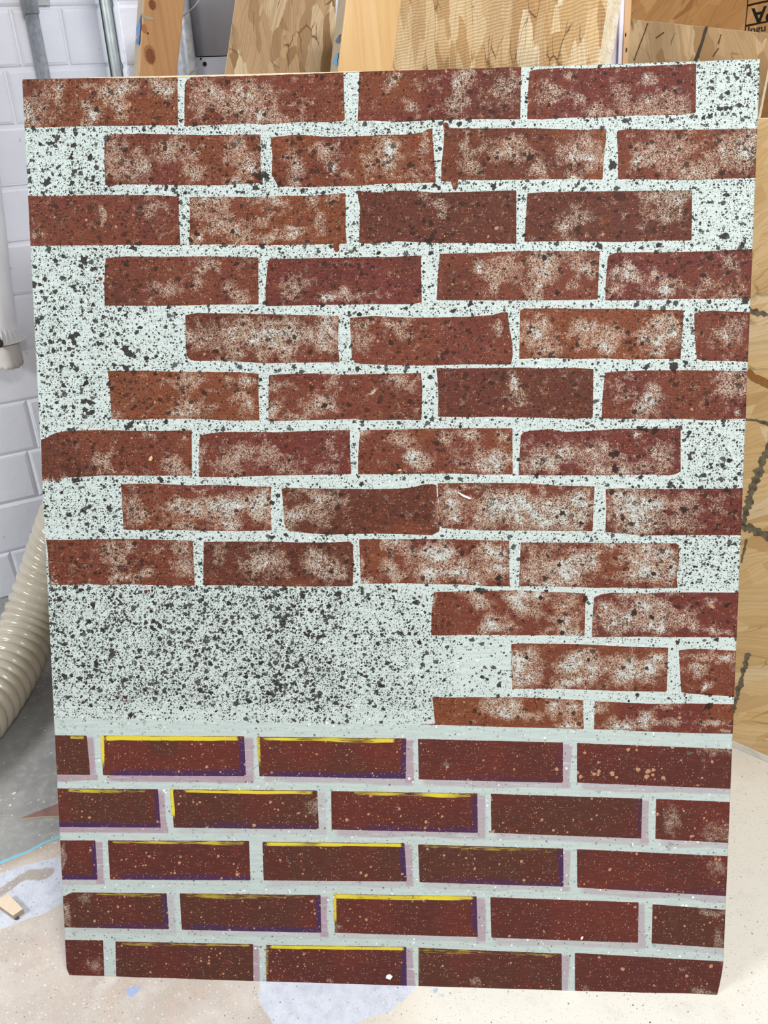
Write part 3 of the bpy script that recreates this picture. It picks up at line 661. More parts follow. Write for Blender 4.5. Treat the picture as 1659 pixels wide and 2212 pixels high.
LOW = '''
M -10,48 150,50 163,196 -10,193|y=.6,.95,.9;p=0,0;m=1,1;c=0
M 205,50 733,52 740,200 210,197|y=.02,.97,1;l=1;p=1,1;m=.9,1;c=2
M 783,54 N 425,60 423,210 M 790,200|y=.02,.93,.8;l=.7;p=.9,1;m=1,.6;c=2
N 468,62 O 285,58 285,208 N 471,212|p=.25,.3;m=.8,.6;c=1
O 337,60 960,84 960,232 337,207|m=.0,.6;c=1
M -10,245 414,248 424,391 -10,388|y=.2,.9,.55;p=.9,1;m=1,1;c=0
M 462,249 N 95,253 101,397 M 472,391|y=.08,.98,1;l=1;p=0,.6;m=.4,.3;c=0
N 146,255 688,264 690,410 148,398|y=.15,.97,.7;p=.8,.7;m=.8,.7;c=1
N 738,265 O 579,266 575,414 N 740,410|p=.4,0;m=.8,.5;c=0
O 630,267 960,281 960,434 627,416|m=0,.5;c=2
M -10,438 182,438 P 190,103 -10,103|p=1,1;m=1,.5;c=2
M 228,438 751,440 P 757,106 236,103|y=.02,.98,.6;p=0,.8;m=0,.1;c=1
M 801,443 N 418,448 Q 427,110 P 805,106|y=.02,.99,.85;p=1,0;m=.9,.4;c=0
N 468,453 O 286,451 R 287,95 Q 474,113|y=.03,.97,.45;p=1,.7;m=.7,.4;c=0
O 337,453 960,482 R 960,134 338,98|p=0,.25;m=0,.6;c=1
P 50,168 75,160 95,150 446,154 455,287 50,280|y=.25,.95,.5;p=.8,.6;m=.4,.3;c=0
P 494,154 Q 107,160 110,300 P 502,289|y=.03,.9,.5;p=1,.9;m=1,.3;c=0
Q 158,156 685,165 690,316 160,300|y=.0,.99,.85;l=.8;p=.9,0;m=.9,.4;c=1
Q 736,168 R 565,153 563,303 Q 740,318|m=.7,.5;c=1
R 617,160 960,186 960,328 613,305|m=0,.4;c=0
P 20,325 211,328 216,500 20,500|c=1
P 256,332 766,342 768,520 260,500|y=.03,.99,.55;p=0,0;m=1,0;c=0
P 815,345 Q 425,352 427,530 P 815,520|y=.02,.99,.95;l=.5;p=1,0;m=1,0;c=1
Q 470,355 R 280,343 281,530 Q 470,530|y=.02,.99,.45;l=.4;m=.8,0;c=0
R 329,340 920,374 920,540 329,530|c=1
'''
WASH = '''
A 60,380,50,50,.8 240,240,25,50,.9 100,420,30,50,.9 470,370,60,80,.95 600,230,60,60,.85 650,330,55,120,.7 700,190,60,40,.95 460,180,80,30,.6 180,190,80,60,.45 870,190,60,50,.85 960,170,80,60,.5 920,240,40,50,.8 150,350,140,110,.4 1200,200,100,80,.55 1320,260,80,70,.85 1180,340,60,70,.6 1480,220,80,80,.8 1440,330,100,70,.65 1560,400,60,60,.9 640,590,60,40,.7 600,660,40,60,.5 700,740,100,80,.6 790,700,35,80,.8 960,620,90,80,.75 1100,620,50,40,.7 1130,750,60,70,.8 1440,640,100,90,.7 1400,800,60,35,.9 1500,720,60,60,.75 1420,540,60,40,.5 200,960,15,15,.8 545,1020,20,50,.95 860,980,80,60,.65 115,1140,22,40,.6 1200,950,90,50,.75 1330,950,60,50,.65 1300,1080,120,80,.7 1440,1140,80,70,.9 1150,1170,50,40,.9 1560,920,80,30,.6 1620,1170,60,40,.75 1600,1060,50,40,.5 960,1100,60,60,.2
B 30,280,60,60,.5 50,400,60,40,.65 210,160,40,30,.45 250,340,100,60,.35 840,160,45,50,.85 950,300,50,50,.75 1030,180,60,30,.45 1250,160,70,60,.85 1240,300,60,110,.75 1320,150,50,60,.7 1540,170,90,70,.7 1500,300,100,80,.3 200,700,70,90,.8 210,820,35,30,.95 410,640,60,60,.7 440,720,30,30,.95 340,590,30,30,.65 640,700,45,70,.7 790,620,65,120,1.2 1030,580,35,80,.65 970,780,80,40,.6 1290,600,50,80,.75 1330,740,60,60,.75 1500,580,100,50,.55 1600,640,80,50,.55 500,800,50,40,.6 60,930,60,60,.8 310,940,60,28,.9 180,1110,80,11,1 160,1160,90,28,.9 350,1080,35,70,.7 440,930,60,50,.4 1090,980,28,50,.75 1000,920,40,40,.45
C 280,220,60,60,.6 410,110,50,40,.5 200,250,90,60,.55 430,280,50,40,.75 540,350,60,50,.9 720,220,60,60,.55 920,160,45,40,.75 900,320,180,80,.6 1100,330,100,80,.55 650,350,60,60,.35 440,560,120,60,.65 400,640,80,60,.85 500,670,100,60,.75 400,770,40,28,1 180,720,60,60,.7 860,660,100,80,.75 1050,600,140,120,.62 1180,750,120,40,.8 1450,600,140,110,.8 1530,600,80,120,.75 1330,680,100,80,.5 410,1060,90,80,.65 330,1130,50,60,.65 1000,920,150,60,.65 1080,900,90,50,.7 1000,1040,120,50,.55 50,590,80,60,.4 
D 960,300,90,50,.65 1210,160,80,50,.65 1380,310,80,50,.5 1430,370,60,50,.75 1170,300,60,40,.45 1490,140,40,20,.55 1150,600,100,60,.75 1120,660,50,30,.8 1400,620,130,100,.72 1600,600,100,80,.8 1470,520,60,40,.5 1400,740,60,40,.65 1570,750,50,40,.75 1050,920,60,70,.75 1140,890,60,50,.65 1040,1110,70,40,.85 1150,1090,120,50,.65 1470,900,80,35,.8 1480,1060,45,80,.85 1330,910,30,40,.5 1400,1010,35,40,.6 640,1140,50,20,.6 880,900,50,30,.3
E 160,320,60,60,.6 260,250,60,50,.45 400,370,60,35,.95 540,370,70,40,.75 680,340,40,20,.55 1350,150,28,50,1 1460,280,40,80,.9 1400,190,60,50,.55 1550,180,120,100,.55 200,620,220,60,.8 100,590,100,60,.6 380,550,80,80,.9 370,690,60,50,.7 120,720,50,60,.7 30,520,60,30,.5 640,540,70,40,.65 600,640,80,60,.55 830,530,90,40,.75 900,600,60,50,.55 1490,560,28,50,.65 330,1040,100,60,.85 60,1090,60,60,.75 420,1070,40,30,.8 80,930,80,50,.45 220,1130,60,30,.7 430,910,60,60,.45 830,900,80,45,.75 690,970,30,12,1 930,950,60,40,.55 970,1110,25,40,.55 1600,910,28,50,.9 1620,1030,60,60,.55
F 200,170,90,110,.75 280,140,60,60,.85 460,130,90,60,.8 500,180,40,40,.85 170,310,40,80,.85 380,300,60,40,.55 740,220,80,60,.85 680,320,60,35,.7 920,240,45,40,.9 900,330,60,50,.55 1030,320,60,55,.95 1430,150,40,60,.8 1250,320,120,60,.5 1430,340,80,50,.55 1200,180,30,12,.7 200,570,65,90,.95 250,690,55,60,.95 420,560,70,60,.9 510,570,60,60,.85 480,680,50,40,.75 640,580,60,60,.65 650,700,60,60,.95 590,640,60,50,.75 960,510,70,50,.8 900,620,90,60,.95 1030,590,70,100,.85 900,720,50,28,1.1 1360,620,85,55,1 1480,580,60,100,.55 100,600,60,100,.55 860,1060,95,80,.95 930,1000,80,60,.75 1440,900,110,60,.75 1440,980,120,35,.75 1460,1120,30,25,.9 30,920,28,40,.9 700,940,100,80,.3 260,900,60,30,.3
G 520,280,60,60,.72 590,320,40,30,.7 1000,320,80,60,.65 830,110,40,30,.65 1060,125,25,15,.65 220,400,80,15,.75 1180,260,28,100,.55 1350,290,90,80,.65 1480,230,120,50,.7 1600,250,60,60,.55 750,580,70,90,.7 800,640,40,35,.7 1050,590,120,60,.9 1250,580,160,60,.85 1420,590,140,80,.95 1550,530,80,60,1 1560,640,60,60,.95 1350,680,60,40,.85 1080,700,120,30,.75 1150,450,120,20,.3 620,900,50,80,.8 720,850,50,60,.65 530,860,60,60,.5 1050,850,80,45,.8 1060,960,70,60,.75 900,850,40,40,.5 720,1030,70,40,.75 620,1040,35,60,.75 830,1000,50,40,.55 230,1070,40,20,.9 400,990,60,20,.4 1530,960,70,90,.8 1290,890,40,50,.55 1600,920,60,50,.55
H 140,320,80,60,.6 370,350,80,40,.65 430,200,60,80,.45 620,110,35,60,.8 860,130,70,60,.7 950,260,70,70,1.1 1020,280,60,50,.9 1290,110,60,35,.9 1150,140,50,35,.75 1530,110,50,40,.8 1450,300,90,60,1 1540,270,70,60,.85 1300,240,150,100,.3 200,620,90,50,.8 380,530,110,55,.85 330,640,80,50,.65 150,690,40,50,.65 180,480,60,30,.55 1170,540,55,120,.85 1200,630,80,60,.85 1480,560,130,90,1.05 1580,600,100,100,1.05 1420,690,100,40,.8 1250,480,80,20,.55 320,920,80,80,.75 400,990,80,50,.75 60,970,60,80,.5 500,1020,60,50,.5 830,840,80,45,.9 1030,870,120,50,1.1 1130,900,80,60,1.05 1050,1000,90,80,1.05 1230,1010,130,60,.95 1300,950,60,40,.65 820,990,55,55,.9 850,1050,60,30,.65 660,1050,50,35,.9 1450,860,100,60,1.05 1480,970,80,50,1.1 1350,1060,80,30,.95 1530,1000,40,60,.85 620,930,14,50,1
I 350,220,80,60,1 250,300,90,60,.9 550,230,110,70,.8 150,330,90,40,.8 150,230,70,90,.5 700,310,60,60,.8 830,140,28,30,.9 950,220,80,60,.65 1000,290,60,60,.55 850,330,100,50,.55 560,340,100,35,.8 80,560,100,80,1.05 270,600,120,100,1 450,560,90,90,1.05 200,680,120,55,1 400,680,80,50,.9 740,600,130,100,1.05 720,510,80,40,1 900,560,130,80,1 850,680,130,55,.9 1150,580,90,60,.55 1340,600,60,60,.4 1100,690,100,50,.55 1350,510,80,20,.55 380,990,110,75,1.1 200,950,120,100,.8 120,1050,60,50,.75 480,920,80,80,.85 300,1070,100,28,1 600,840,60,40,.75 900,870,110,60,.9 900,980,130,90,.95 1040,1000,35,100,.95 750,920,80,60,.65 760,1060,80,40,.4 1020,870,50,60,.75
J 1450,300,70,60,1 1350,160,80,40,.8 1540,330,60,40,.65 1580,150,60,45,.9 1100,150,18,40,.8 1500,360,60,28,.9 1620,180,60,60,.8 1620,560,55,80,1.05 1540,860,80,65,1 1430,850,50,40,.65 1480,820,40,20,.65 1600,910,60,40,.85
L 130,240,60,60,.85 60,170,50,40,.9 180,140,60,35,1 380,180,80,80,.6 360,300,90,50,.95 400,370,80,40,.95 220,370,60,25,.65 620,280,80,100,.75 750,300,100,80,.85 920,330,80,65,1.1 950,210,100,60,.8 800,140,80,28,.8 1080,270,100,60,.65 1180,320,60,60,.65 1290,180,35,30,.75 1400,380,60,28,.7 1310,390,40,18,.75 850,220,60,50,.85 80,560,85,80,1.1 130,670,60,45,1.05 30,680,60,60,.75 380,590,110,70,1.05 550,610,100,60,1.05 750,610,100,80,1.05 900,620,90,85,1.1 950,540,60,40,1.1 500,520,120,28,.7 450,700,120,35,.9 720,680,60,50,.9 1195,620,58,42,1.05 1380,560,80,50,.85 1200,520,80,28,.65 1270,710,28,25,1 350,700,80,35,.8 40,840,60,50,.9 280,880,50,50,.95 400,870,80,65,.9 380,970,80,22,1.05 110,930,60,30,.7 570,860,60,40,.75 700,970,100,38,.95 860,950,70,50,1.1 960,990,50,18,.8 1040,960,60,30,.5 1300,940,100,22,.8 1380,1010,50,18,.8 980,860,80,28,.4
M 38,170,8,40,.7 52,480,8,40,.7 
N 75,310,22,45,.65 95,290,10,30,.6 
O 850,390,60,35,.55 690,350,25,50,.65 850,95,60,18,.7 
P 68,205,12,70,.85 140,170,22,20,.6 180,425,28,24,.8 60,40,7,50,.7
Q 175,275,16,16,.7 680,490,28,10,.7 145,480,12,12,.7
R 845,20,25,45,.65 830,190,55,12,.8 860,300,16,40,.7 805,490,60,12,.8 365,475,20,15,.75 870,380,14,30,.9 740,408,26,7,.35
'''
BIG = '''
A 370,508,16 215,565,14 360,577,18 463,665,16 505,350,18 180,825,24 195,800,16 345,820,16 95,470,18 340,885,15 685,612,16 1530,855,20 1550,780,26 1590,770,22 1412,880,12 1345,770,12 955,845,14 1110,1190,16 1155,1155,18 1380,1135,16 1570,1230,20 735,1240,18 270,770,10 75,790,12 470,985,22,.5 265,1045,14,.5 1240,690,11,.6
B 235,870,16 85,825,18 1115,855,16 1025,850,16 1470,845,20 1050,1200,24 1435,665,14 1490,660,12 580,560,18,.7 215,620,22,.6 490,570,14,.7 1540,330,16,.8
C 655,705,28 705,915,36,.6 60,180,12 120,660,24 245,320,14 1390,340,18 1345,345,16 1420,340,14 1535,120,16 1300,212,14 1375,1165,24 1395,900,16 890,1130,28,.5 525,1040,24,.5 440,925,20,.5 50,930,12
D 420,125,26 405,165,18 490,180,16 170,250,18 355,298,18 240,130,18 290,100,16 120,520,18 345,620,24 375,605,22 360,655,20 205,650,18 520,665,18 540,605,15 640,600,16 630,660,18 690,700,26 720,732,24 695,825,24 750,750,14 615,800,16 275,815,18 345,800,18 290,935,18 420,1040,20 465,1045,18 430,1090,20 475,1105,20 355,1075,16 245,1045,14 580,925,18 605,950,16 440,885,14 720,1190,24 690,480,14 650,445,14 880,860,14 1320,765,16 970,430,16 105,170,14 100,295,16 285,432,14 235,438,14 150,865,13 345,740,12 890,745,14 660,295,16,.5 640,390,20,.6 850,350,16,.5 860,1060,18,.6 965,1020,18,.5
E 1305,580,18,.8 1205,455,16 1320,400,16 590,825,18 380,1065,18 1060,880,18 470,205,20,.4 600,180,18,.5 390,160,16,.5 1160,525,16,.7 905,435,12 245,200,18,.6 1300,950,18,.7 1280,880,18,.7
F 570,35,22 1050,815,34 870,820,18 1515,390,24 1260,990,24,.6 935,75,16 215,110,20 1130,790,16 1370,490,20,.8 265,510,20,.7 300,340,16 620,325,12 845,665,14 1495,30,14
G 360,415,20 430,900,30,.5 370,1100,20 330,635,18 585,590,20 460,580,16 545,745,12 160,490,14 1640,555,16 265,1180,20 300,1110,16 480,1215,22 420,1170,12 320,340,22,.5 680,985,24,.6 175,640,14 170,590,12
H 615,435,18 1170,395,20 1500,1040,22 965,1200,18 1370,1120,22 180,890,30,.4 170,990,30,.4 700,605,18,.5 1030,650,18,.6 560,955,12 35,555,14 20,1165,16 180,1225,16
I 670,335,26 165,380,18 680,240,24 640,245,16 830,75,20 930,88,26 870,85,18 330,625,18 650,485,20 1225,460,18 1390,475,20 1115,600,24 895,545,14 310,960,14 920,1015,18 1365,315,18 1155,270,14 1140,130,12 720,660,14 450,685,14
J 870,380,16 720,450,18 575,400,16 965,185,18 270,395,18 460,130,24 1395,665,16 1150,685,14 200,255,14 730,540,12 595,640,12 1180,320,18,.6 1325,240,18,.6 755,870,14
L 1272,855,26 330,380,18 795,250,24 910,280,18 315,305,20 190,155,16 1075,440,16 1330,425,16 500,555,14 875,610,12 100,540,16 480,160,22 1490,1010,10 345,250,14,.7 760,820,10
O 752,100,8,.7 
N 571,156,11,.8
'''
def build_panel():
    st = .0013; nx = int(PW / st) + 1; ny = int(PH / st) + 1
    xs = np.linspace(0, PW, nx); ys = np.linspace(0, PH, ny)
    co, q, X, Y = grid_mesh('p', xs, ys); X2 = X.reshape(ny, nx); Y2 = Y.reshape(ny, nx)
    def win(x0, x1, y0, y1):
        i0 = max(0, int(x0 / PW * (nx - 1))); i1 = min(nx, int(x1 / PW * (nx - 1)) + 2)
        j0 = max(0, int(y0 / PH * (ny - 1))); j1 = min(ny, int(y1 / PH * (ny - 1)) + 2)
        return slice(j0, j1), slice(i0, i1)
    sm = lambda a, lo, hi: (lambda t: t * t * (3 - 2 * t))(np.clip((a - lo) / (hi - lo), 0, 1))
    def vnoise(cell, seed):
        r = np.random.default_rng(abs(seed)); gx, gy = int(PW / cell) + 3, int(PH / cell) + 3; g = r.random((gy, gx))
        fx, fy = X2 / cell, Y2 / cell; ix, iy = fx.astype(int), fy.astype(int); tx, ty = fx - ix, fy - iy; tx = tx * tx * (3 - 2 * tx); ty = ty * ty * (3 - 2 * ty)
        return (g[iy, ix] * (1 - tx) + g[iy, ix + 1] * tx) * (1 - ty) + (g[iy + 1, ix] * (1 - tx) + g[iy + 1, ix + 1] * tx) * ty
    brick = np.full((ny, nx), -.012); yel = np.zeros((ny, nx)); pur = np.zeros((ny, nx)); mau = np.zeros((ny, nx))
    tint = np.zeros((ny, nx, 3)); tint[:] = (.5, .5, .5); lowm = np.zeros((ny, nx))
    TC = {'o': (118, 66, 42), 'r': (108, 57, 42), 'm': (100, 48, 42), 'd': (88, 48, 36)}
    TC = {k: np.array(lin(v)[:3]) for k, v in TC.items()}; TL = [np.array(lin(c)[:3]) for c in ((76, 46, 38), (82, 42, 38), (94, 44, 37))]
    n1, n2, n3 = vnoise(.05, 1), vnoise(.03, 2), vnoise(.07, 3)
    ylow = pan('M', 400, 20)[1]
    for li in BR.strip().split('\n'):
        g, ty = li.split('|'); P = parse(g); xx = [p[0] for p in P]; yy = [p[1] for p in P]
        s_ = win(min(xx) - .012, max(xx) + .012, min(yy) - .012, max(yy) + .012)
        d = poly_sdf(X2[s_], Y2[s_], P); brick[s_] = np.maximum(brick[s_], np.clip(d, -.012, .03))
        a_, c_ = random.sample('ormd', 2); c0 = TC[ty.strip()]
        t1, t2 = sm(n1[s_], .5, .9)[..., None] * .8, sm(n3[s_], .55, .95)[..., None] * .8
        cc = c0 * (1 - t1) + TC[a_] * t1; cc = cc * (1 - t2) + TC[c_] * t2
        tint[s_] = np.where((d > -.006)[..., None], cc, tint[s_])
    for li in LOW.strip().split('\n'):
        g, op = li.split('|'); P = parse(g); O_ = dict(o.split('=') for o in op.split(';')); fl = lambda k, dflt: [float(t) for t in O_.get(k, dflt).split(',')]
        xx = [p[0] for p in P]; yy = [p[1] for p in P]; s_ = win(min(xx) - .03, max(xx) + .03, min(yy) - .03, max(yy) + .03)
        Xs, Ys = X2[s_], Y2[s_]; d = poly_sdf(Xs, Ys, P); brick[s_] = np.maximum(brick[s_], np.clip(d, -.012, .03)); lowm[s_] = np.where(d > -.004, 1, lowm[s_])
        c0 = TL[int(O_['c'])]; t1 = sm(n1[s_], .45, .9)[..., None]; t2 = sm(n3[s_], .55, .95)[..., None] * .7
        cc = c0 * (1 - t1) + TL[(int(O_['c']) + 1) % 3] * t1; cc = cc * (1 - t2) + TL[2] * t2
        tint[s_] = np.where((d > -.006)[..., None], cc, tint[s_])
        n = len(P)
        TLc, TRc, BRc, BLc = (P[0], P[1], P[2], P[3]) if n == 4 else (P[2], P[3], P[4], P[5])
        lx, rx = TLc[0], TRc[0]; w_ = rx - lx; fx = (Xs - lx) / w_
        ytop = TLc[1] + (TRc[1] - TLc[1]) * fx; ybot = BLc[1] + (BRc[1] - BLc[1]) * fx
        hh = max(ytop.mean() - ybot.mean(), .02); fy = (ytop - Ys); xr = TRc[0] + (BRc[0] - TRc[0]) * (fy / hh); xl = TLc[0] + (BLc[0] - TLc[0]) * (fy / hh)
        if 'y' in O_:
            a_, c_, k = fl('y', '0,1,1'); th = .0014 + .0023 * vnoise(.06, int(lx * 1e4) + 5)[s_] * (1 if k > .5 else 1.4)
            m = np.clip((th - np.abs(fy - .0015 - th * .6)) / .0008 + .5, 0, 1) * sm(fx, a_ - .02, a_ + .03) * (1 - sm(fx, c_ - .03, c_ + .01))
            yel[s_] = np.maximum(yel[s_], m * np.clip(k * (.60 + .75 * vnoise(.035, int(lx * 1e4) + 55)[s_]), 0, 1))
        if 'l' in O_:
            k = fl('l', '1')[0]; m = np.clip((.0024 - np.abs(Xs - xl - .0008)) / .0008 + .5, 0, 1) * sm(fy, -.002, .001) * (1 - sm(fy, hh * .55, hh * .9)); yel[s_] = np.maximum(yel[s_], m * k)
        pr, pb = fl('p', '0,0')
        wv = vnoise(.05, int(lx * 1e4) + 9)[s_]
        if pr: pur[s_] = np.maximum(pur[s_], pr * np.clip((.0055 + .003 * wv - (xr - Xs)) / .002 + .5, 0, 1) * (d > -.001) * (1 - sm(fy, hh * .8, hh * .98) * (pb < .2)) * sm(fy, .002, .006))
        if pb: pur[s_] = np.maximum(pur[s_], pb * np.clip((.0045 + .006 * wv - (Ys - ybot)) / .003 + .5, 0, 1) * (d > -.001) * sm(fx, .0, .15 + .3 * (pb < .8)))
        mr, mb = fl('m', '0,0')
        if mr: mau[s_] = np.maximum(mau[s_], mr * np.clip((.010 + .006 * (wv - .5) - (Xs - xr)) / .0012 + .5, 0, 1) * (Xs > xr - .002) * sm(fy, .001, .004) * (1 - sm(fy, hh + .006, hh + .008)) * (Xs < xr + .02))
        if mb: mau[s_] = np.maximum(mau[s_], mb * np.clip((.0085 + .005 * (wv - .5) - (ybot - Ys)) / .0012 + .5, 0, 1) * (Ys < ybot + .002) * sm(Xs, xl.mean() + .002, xl.mean() + .012) * (Xs < xr + .010 * (mr > 0)))
    # whitewash density
    wash = np.zeros((ny, nx)); wx, wy = X2 + .014 * (n2 - .5) + .008 * (vnoise(.011, 21) - .5), Y2 + .012 * (vnoise(.02, 8) - .5) + .008 * (vnoise(.010, 22) - .5)
    k = None
    for w_ in WASH.split():
        if w_ in CR: k = w_; continue
        x, y, a_, c_, s0 = map(float, w_.split(',')); cx_, cy_ = pan(k, x, y); sx = abs(pan(k, x + a_, y)[0] - cx_); sy = abs(pan(k, x, y + c_)[1] - cy_)
        s_ = win(cx_ - 2.6 * sx, cx_ + 2.6 * sx, cy_ - 2.6 * sy, cy_ + 2.6 * sy)
        g = np.exp(-.5 * (((wx[s_] - cx_) / (sx * .78)) ** 2 + ((wy[s_] - cy_) / (sy * .78)) ** 2) ** 1.1)
        wash[s_] = 1 - (1 - wash[s_]) * (1 - np.minimum(s0, 1.3) * .95 * g)
    wash = np.clip(wash, 0, 1.2)
    # splats -------------------------------------------------
    darkf = np.full((ny, nx), -.003); fade = np.zeros((ny, nx)); greyf = np.full((ny, nx), -.003); whitef = np.full((ny, nx), -.003); tanf = np.full((ny, nx), -.003)
    def splat(field, cx_, cy_, r, spikes=.35, f=None, fv=0, hs=1.0):
        ext = r * (1.2 + 2.0 * spikes) + .002; s_ = win(cx_ - ext * 1.2, cx_ + ext * 1.2, cy_ - ext, cy_ + ext)
        dx, dy = (X2[s_] - cx_) / hs, Y2[s_] - cy_
        if dx.size == 0: return
        th = np.arctan2(dy, dx); rad = np.zeros_like(th) + r
        for kk in (2, 3, 5): rad += r * .10 * np.sin(kk * th + rng.uniform(0, 6.28))
        if spikes:
            for _ in range(rng.integers(3, 8)):
                a0 = rng.uniform(-3.14, 3.14); dd = np.angle(np.exp(1j * (th - a0))); rad += r * spikes * rng.uniform(.3, 1.9) * np.exp(-(dd / rng.uniform(.10, .22)) ** 2)
        val = np.clip(rad - np.hypot(dx, dy), -.003, .003)
        up = val > field[s_]
        field[s_] = np.where(up, val, field[s_])
        if f is not None: f[s_] = np.where(up & (val > -.0012), fv, f[s_])
    px2m = abs(pan('A', 300, 300)[0] - pan('A', 303, 300)[0]) / 3
    def dens(x, y):
        """count weight of dark spatter per place"""
        u_, v_ = x / PW, y / PH
        d = .85
        d += .75 * np.exp(-((u_ - .08) / .12) ** 2) * (1 if v_ > .4 else 0)
        d += .75 * math.exp(-((u_ - .97) / .10) ** 2) * (1 if v_ > .5 else .45)
        d += .55 * np.exp(-(((u_ - .45) / .22) ** 2 + ((v_ - .88) / .10) ** 2))
        if v_ < dz_top and u_ < .60: d = 3.3 * (1 - max(0, (u_ - .40) / .26)) ** 1.2 * (.75 + .5 * math.exp(-((u_ - .25) / .16) ** 2)) * (1 if v_ > dz_bot + .022 else .35) + .35
        elif v_ < dz_top: d = .55
        if v_ < dz_bot: d = 0
        return d
    dz_top = pan('G', 600, 1088)[1] / PH; dz_bot = pan('J', 600, 968)[1] / PH
    UU, VV = X2 / PW, Y2 / PH
    df = np.full((ny, nx), .80) + .6 * np.exp(-((UU - .97) / .10) ** 2) * (VV > .45) + .55 * np.exp(-((UU - .08) / .12) ** 2) * (VV > .4) + .5 * np.exp(-(((UU - .45) / .22) ** 2 + ((VV - .88) / .10) ** 2)) + .35 * np.exp(-(((UU - .12) / .2) ** 2 + ((VV - .9) / .08) ** 2))
    low_ = 1.6 * np.clip(1 - np.maximum(0, (UU - .42) / .28), 0, 1) * np.where(VV > dz_bot + .015, 1, .4) + .5
    df = np.where(VV < dz_top, np.where(UU < .6, low_, .5), df); df = np.where(VV < dz_bot, .10, df)
    dfield = np.clip(df * (.55 + .9 * vnoise(.03, 77)) / 2.6, 0, 1)
    big_r = np.exp(rng.normal(math.log(.00098), .50, 60000))
    cl = vnoise(.035, 31); 
    for i in range(36000):
        x, y = rng.uniform(0, PW), rng.uniform(dz_bot * PH, PH)
        c_ = cl[min(ny - 1, int(y / PH * (ny - 1))), min(nx - 1, int(x / PW * (nx - 1)))]
        if rng.random() * 3.6 > dens(x, y) * (.45 + 1.1 * c_): continue
        r = min(big_r[i], .0029); nb = brick[min(ny - 1, int(y / PH * (ny - 1))), min(nx - 1, int(x / PW * (nx - 1)))] > 0
        splat(darkf, x, y, r, .32 if r > .0012 else .12, fade, (rng.uniform(.6, .95) if nb else rng.uniform(.85, 1)), 1.12)
    k = None
    for w_ in BIG.split():
        if w_ in CR: k = w_; continue
        t = [float(a_) for a_ in w_.split(',')]; cx_, cy_ = pan(k, t[0], t[1]); sc_ = 1 / CR[k][2]
        splat(darkf, cx_, cy_, t[2] * sc_ * .00060 * .78, .50, fade, t[3] if len(t) > 3 else .97, 1.05)
    for i in range(2600): splat(greyf, rng.uniform(0, PW), rng.uniform(0, PH), min(math.exp(rng.normal(math.log(.0011), .35)), .0026), .05)
    for i in range(900):
        splat(greyf, rng.uniform(0, PW), rng.uniform(0, dz_bot * PH + .01), min(math.exp(rng.normal(math.log(.0013), .35)), .0028), .12)
    for i in range(3800): splat(whitef, rng.uniform(0, PW), rng.uniform(0, PH), min(math.exp(rng.normal(math.log(.0008), .35)), .0018), .1)
    for i in range(7000):
        x, y = rng.uniform(0, PW), rng.uniform(0, PH); lo = y < dz_bot * PH
        if not lo and rng.random() > .45: continue
        c_ = cl[min(ny - 1, int(y / PH * (ny - 1))), min(nx - 1, int(x / PW * (nx - 1)))]
        if rng.random() > .25 + c_: continue
        splat(tanf, x, y, min(math.exp(rng.normal(math.log(.00085 if lo else .0007), .42)), .0026), .04)
    for (x, y, r) in ((600, 165, 9), (620, 160, 7), (595, 185, 9), (618, 178, 6), (467, 173, 9), (400, 175, 7), (415, 178, 5), (656, 188, 7), (563, 158, 8), (527, 84, 7), (558, 86, 5), (350, 185, 7), (340, 170, 6)):
        cx_, cy_ = pan('O', x, y); splat(tanf, cx_, cy_, r / 1.7153 * .0006, .1)
    for (k, x, y, r) in (('B', 430, 1150, 5), ('D', 530, 247, 4), ('B', 455, 1250, 6), ('B', 400, 1145, 4), ('G', 822, 1130, 4.5)):
        cx_, cy_ = pan(k, x, y); rr = r * .0006; s_ = win(cx_ - .012, cx_ + .012, cy_ - .012, cy_ + .012)
        brick[s_] = np.maximum(brick[s_], np.clip(rr - np.hypot(X2[s_] - cx_, Y2[s_] - cy_), -.012, .01)); tint[s_] = np.where((brick[s_] < .004)[..., None] & (np.hypot(X2[s_] - cx_, Y2[s_] - cy_) < rr + .001)[..., None], TC['r'], tint[s_])
    yd = [(pan('M', 420, -105), .0011), (pan('M', 592, -60), .0010)]
    for ((cx_, cy_), rr) in yd:
        s_ = win(cx_ - .01, cx_ + .01, cy_ - .01, cy_ + .01); yel[s_] = np.maximum(yel[s_], np.clip((rr - np.hypot(X2[s_] - cx_, Y2[s_] - cy_)) / .001 + .5, 0, 1))
    for (k, x, y, a_, c_, o_) in (('M', 275, -95, .006, .0028, .8), ('M', 300, -78, .007, .002, .9), ('C', 1530, 403, .008, .006, .0)):
        cx_, cy_ = pan(k, x, y); s_ = win(cx_ - .02, cx_ + .02, cy_ - .02, cy_ + .02); mau[s_] = np.maximum(mau[s_], o_ * (((X2[s_] - cx_) / a_) ** 2 + ((Y2[s_] - cy_) / c_) ** 2 < 1))
    # red-brown drips on the grout and the beige corner smudge
    z = np.clip
    me_co = co.copy(); me_co[:, 1] -= .002 * (1 - (2 * X / PW - 1) ** 2)
    # clipped lower corners, rounded top corners
    th = .0125
    hx = me_co[:, 0]; hy = me_co[:, 1]
    nb_ = np.clip((.016 - (Y)) / .016, 0, 1)
    hx += np.where(X < .03, nb_ ** 2 * .004 * (1 - X / .03), 0); hx -= np.where(X > PW - .03, (np.clip((.05 - Y) / .05, 0, 1)) ** 1.5 * .0065 * (1 - (PW - X) / .03), 0)
    hy += np.where(Y < .01, .0012 * np.abs(np.sin(X * 31) * np.sin(X * 13)) * (1 - Y / .01), 0)
    cr = .003; tx = np.clip((cr - X) / cr, 0, 1); ty = np.clip((Y - (PH - cr)) / cr, 0, 1); hx += tx * ty * .001
    zc = np.zeros(len(X))
    nv = len(co)
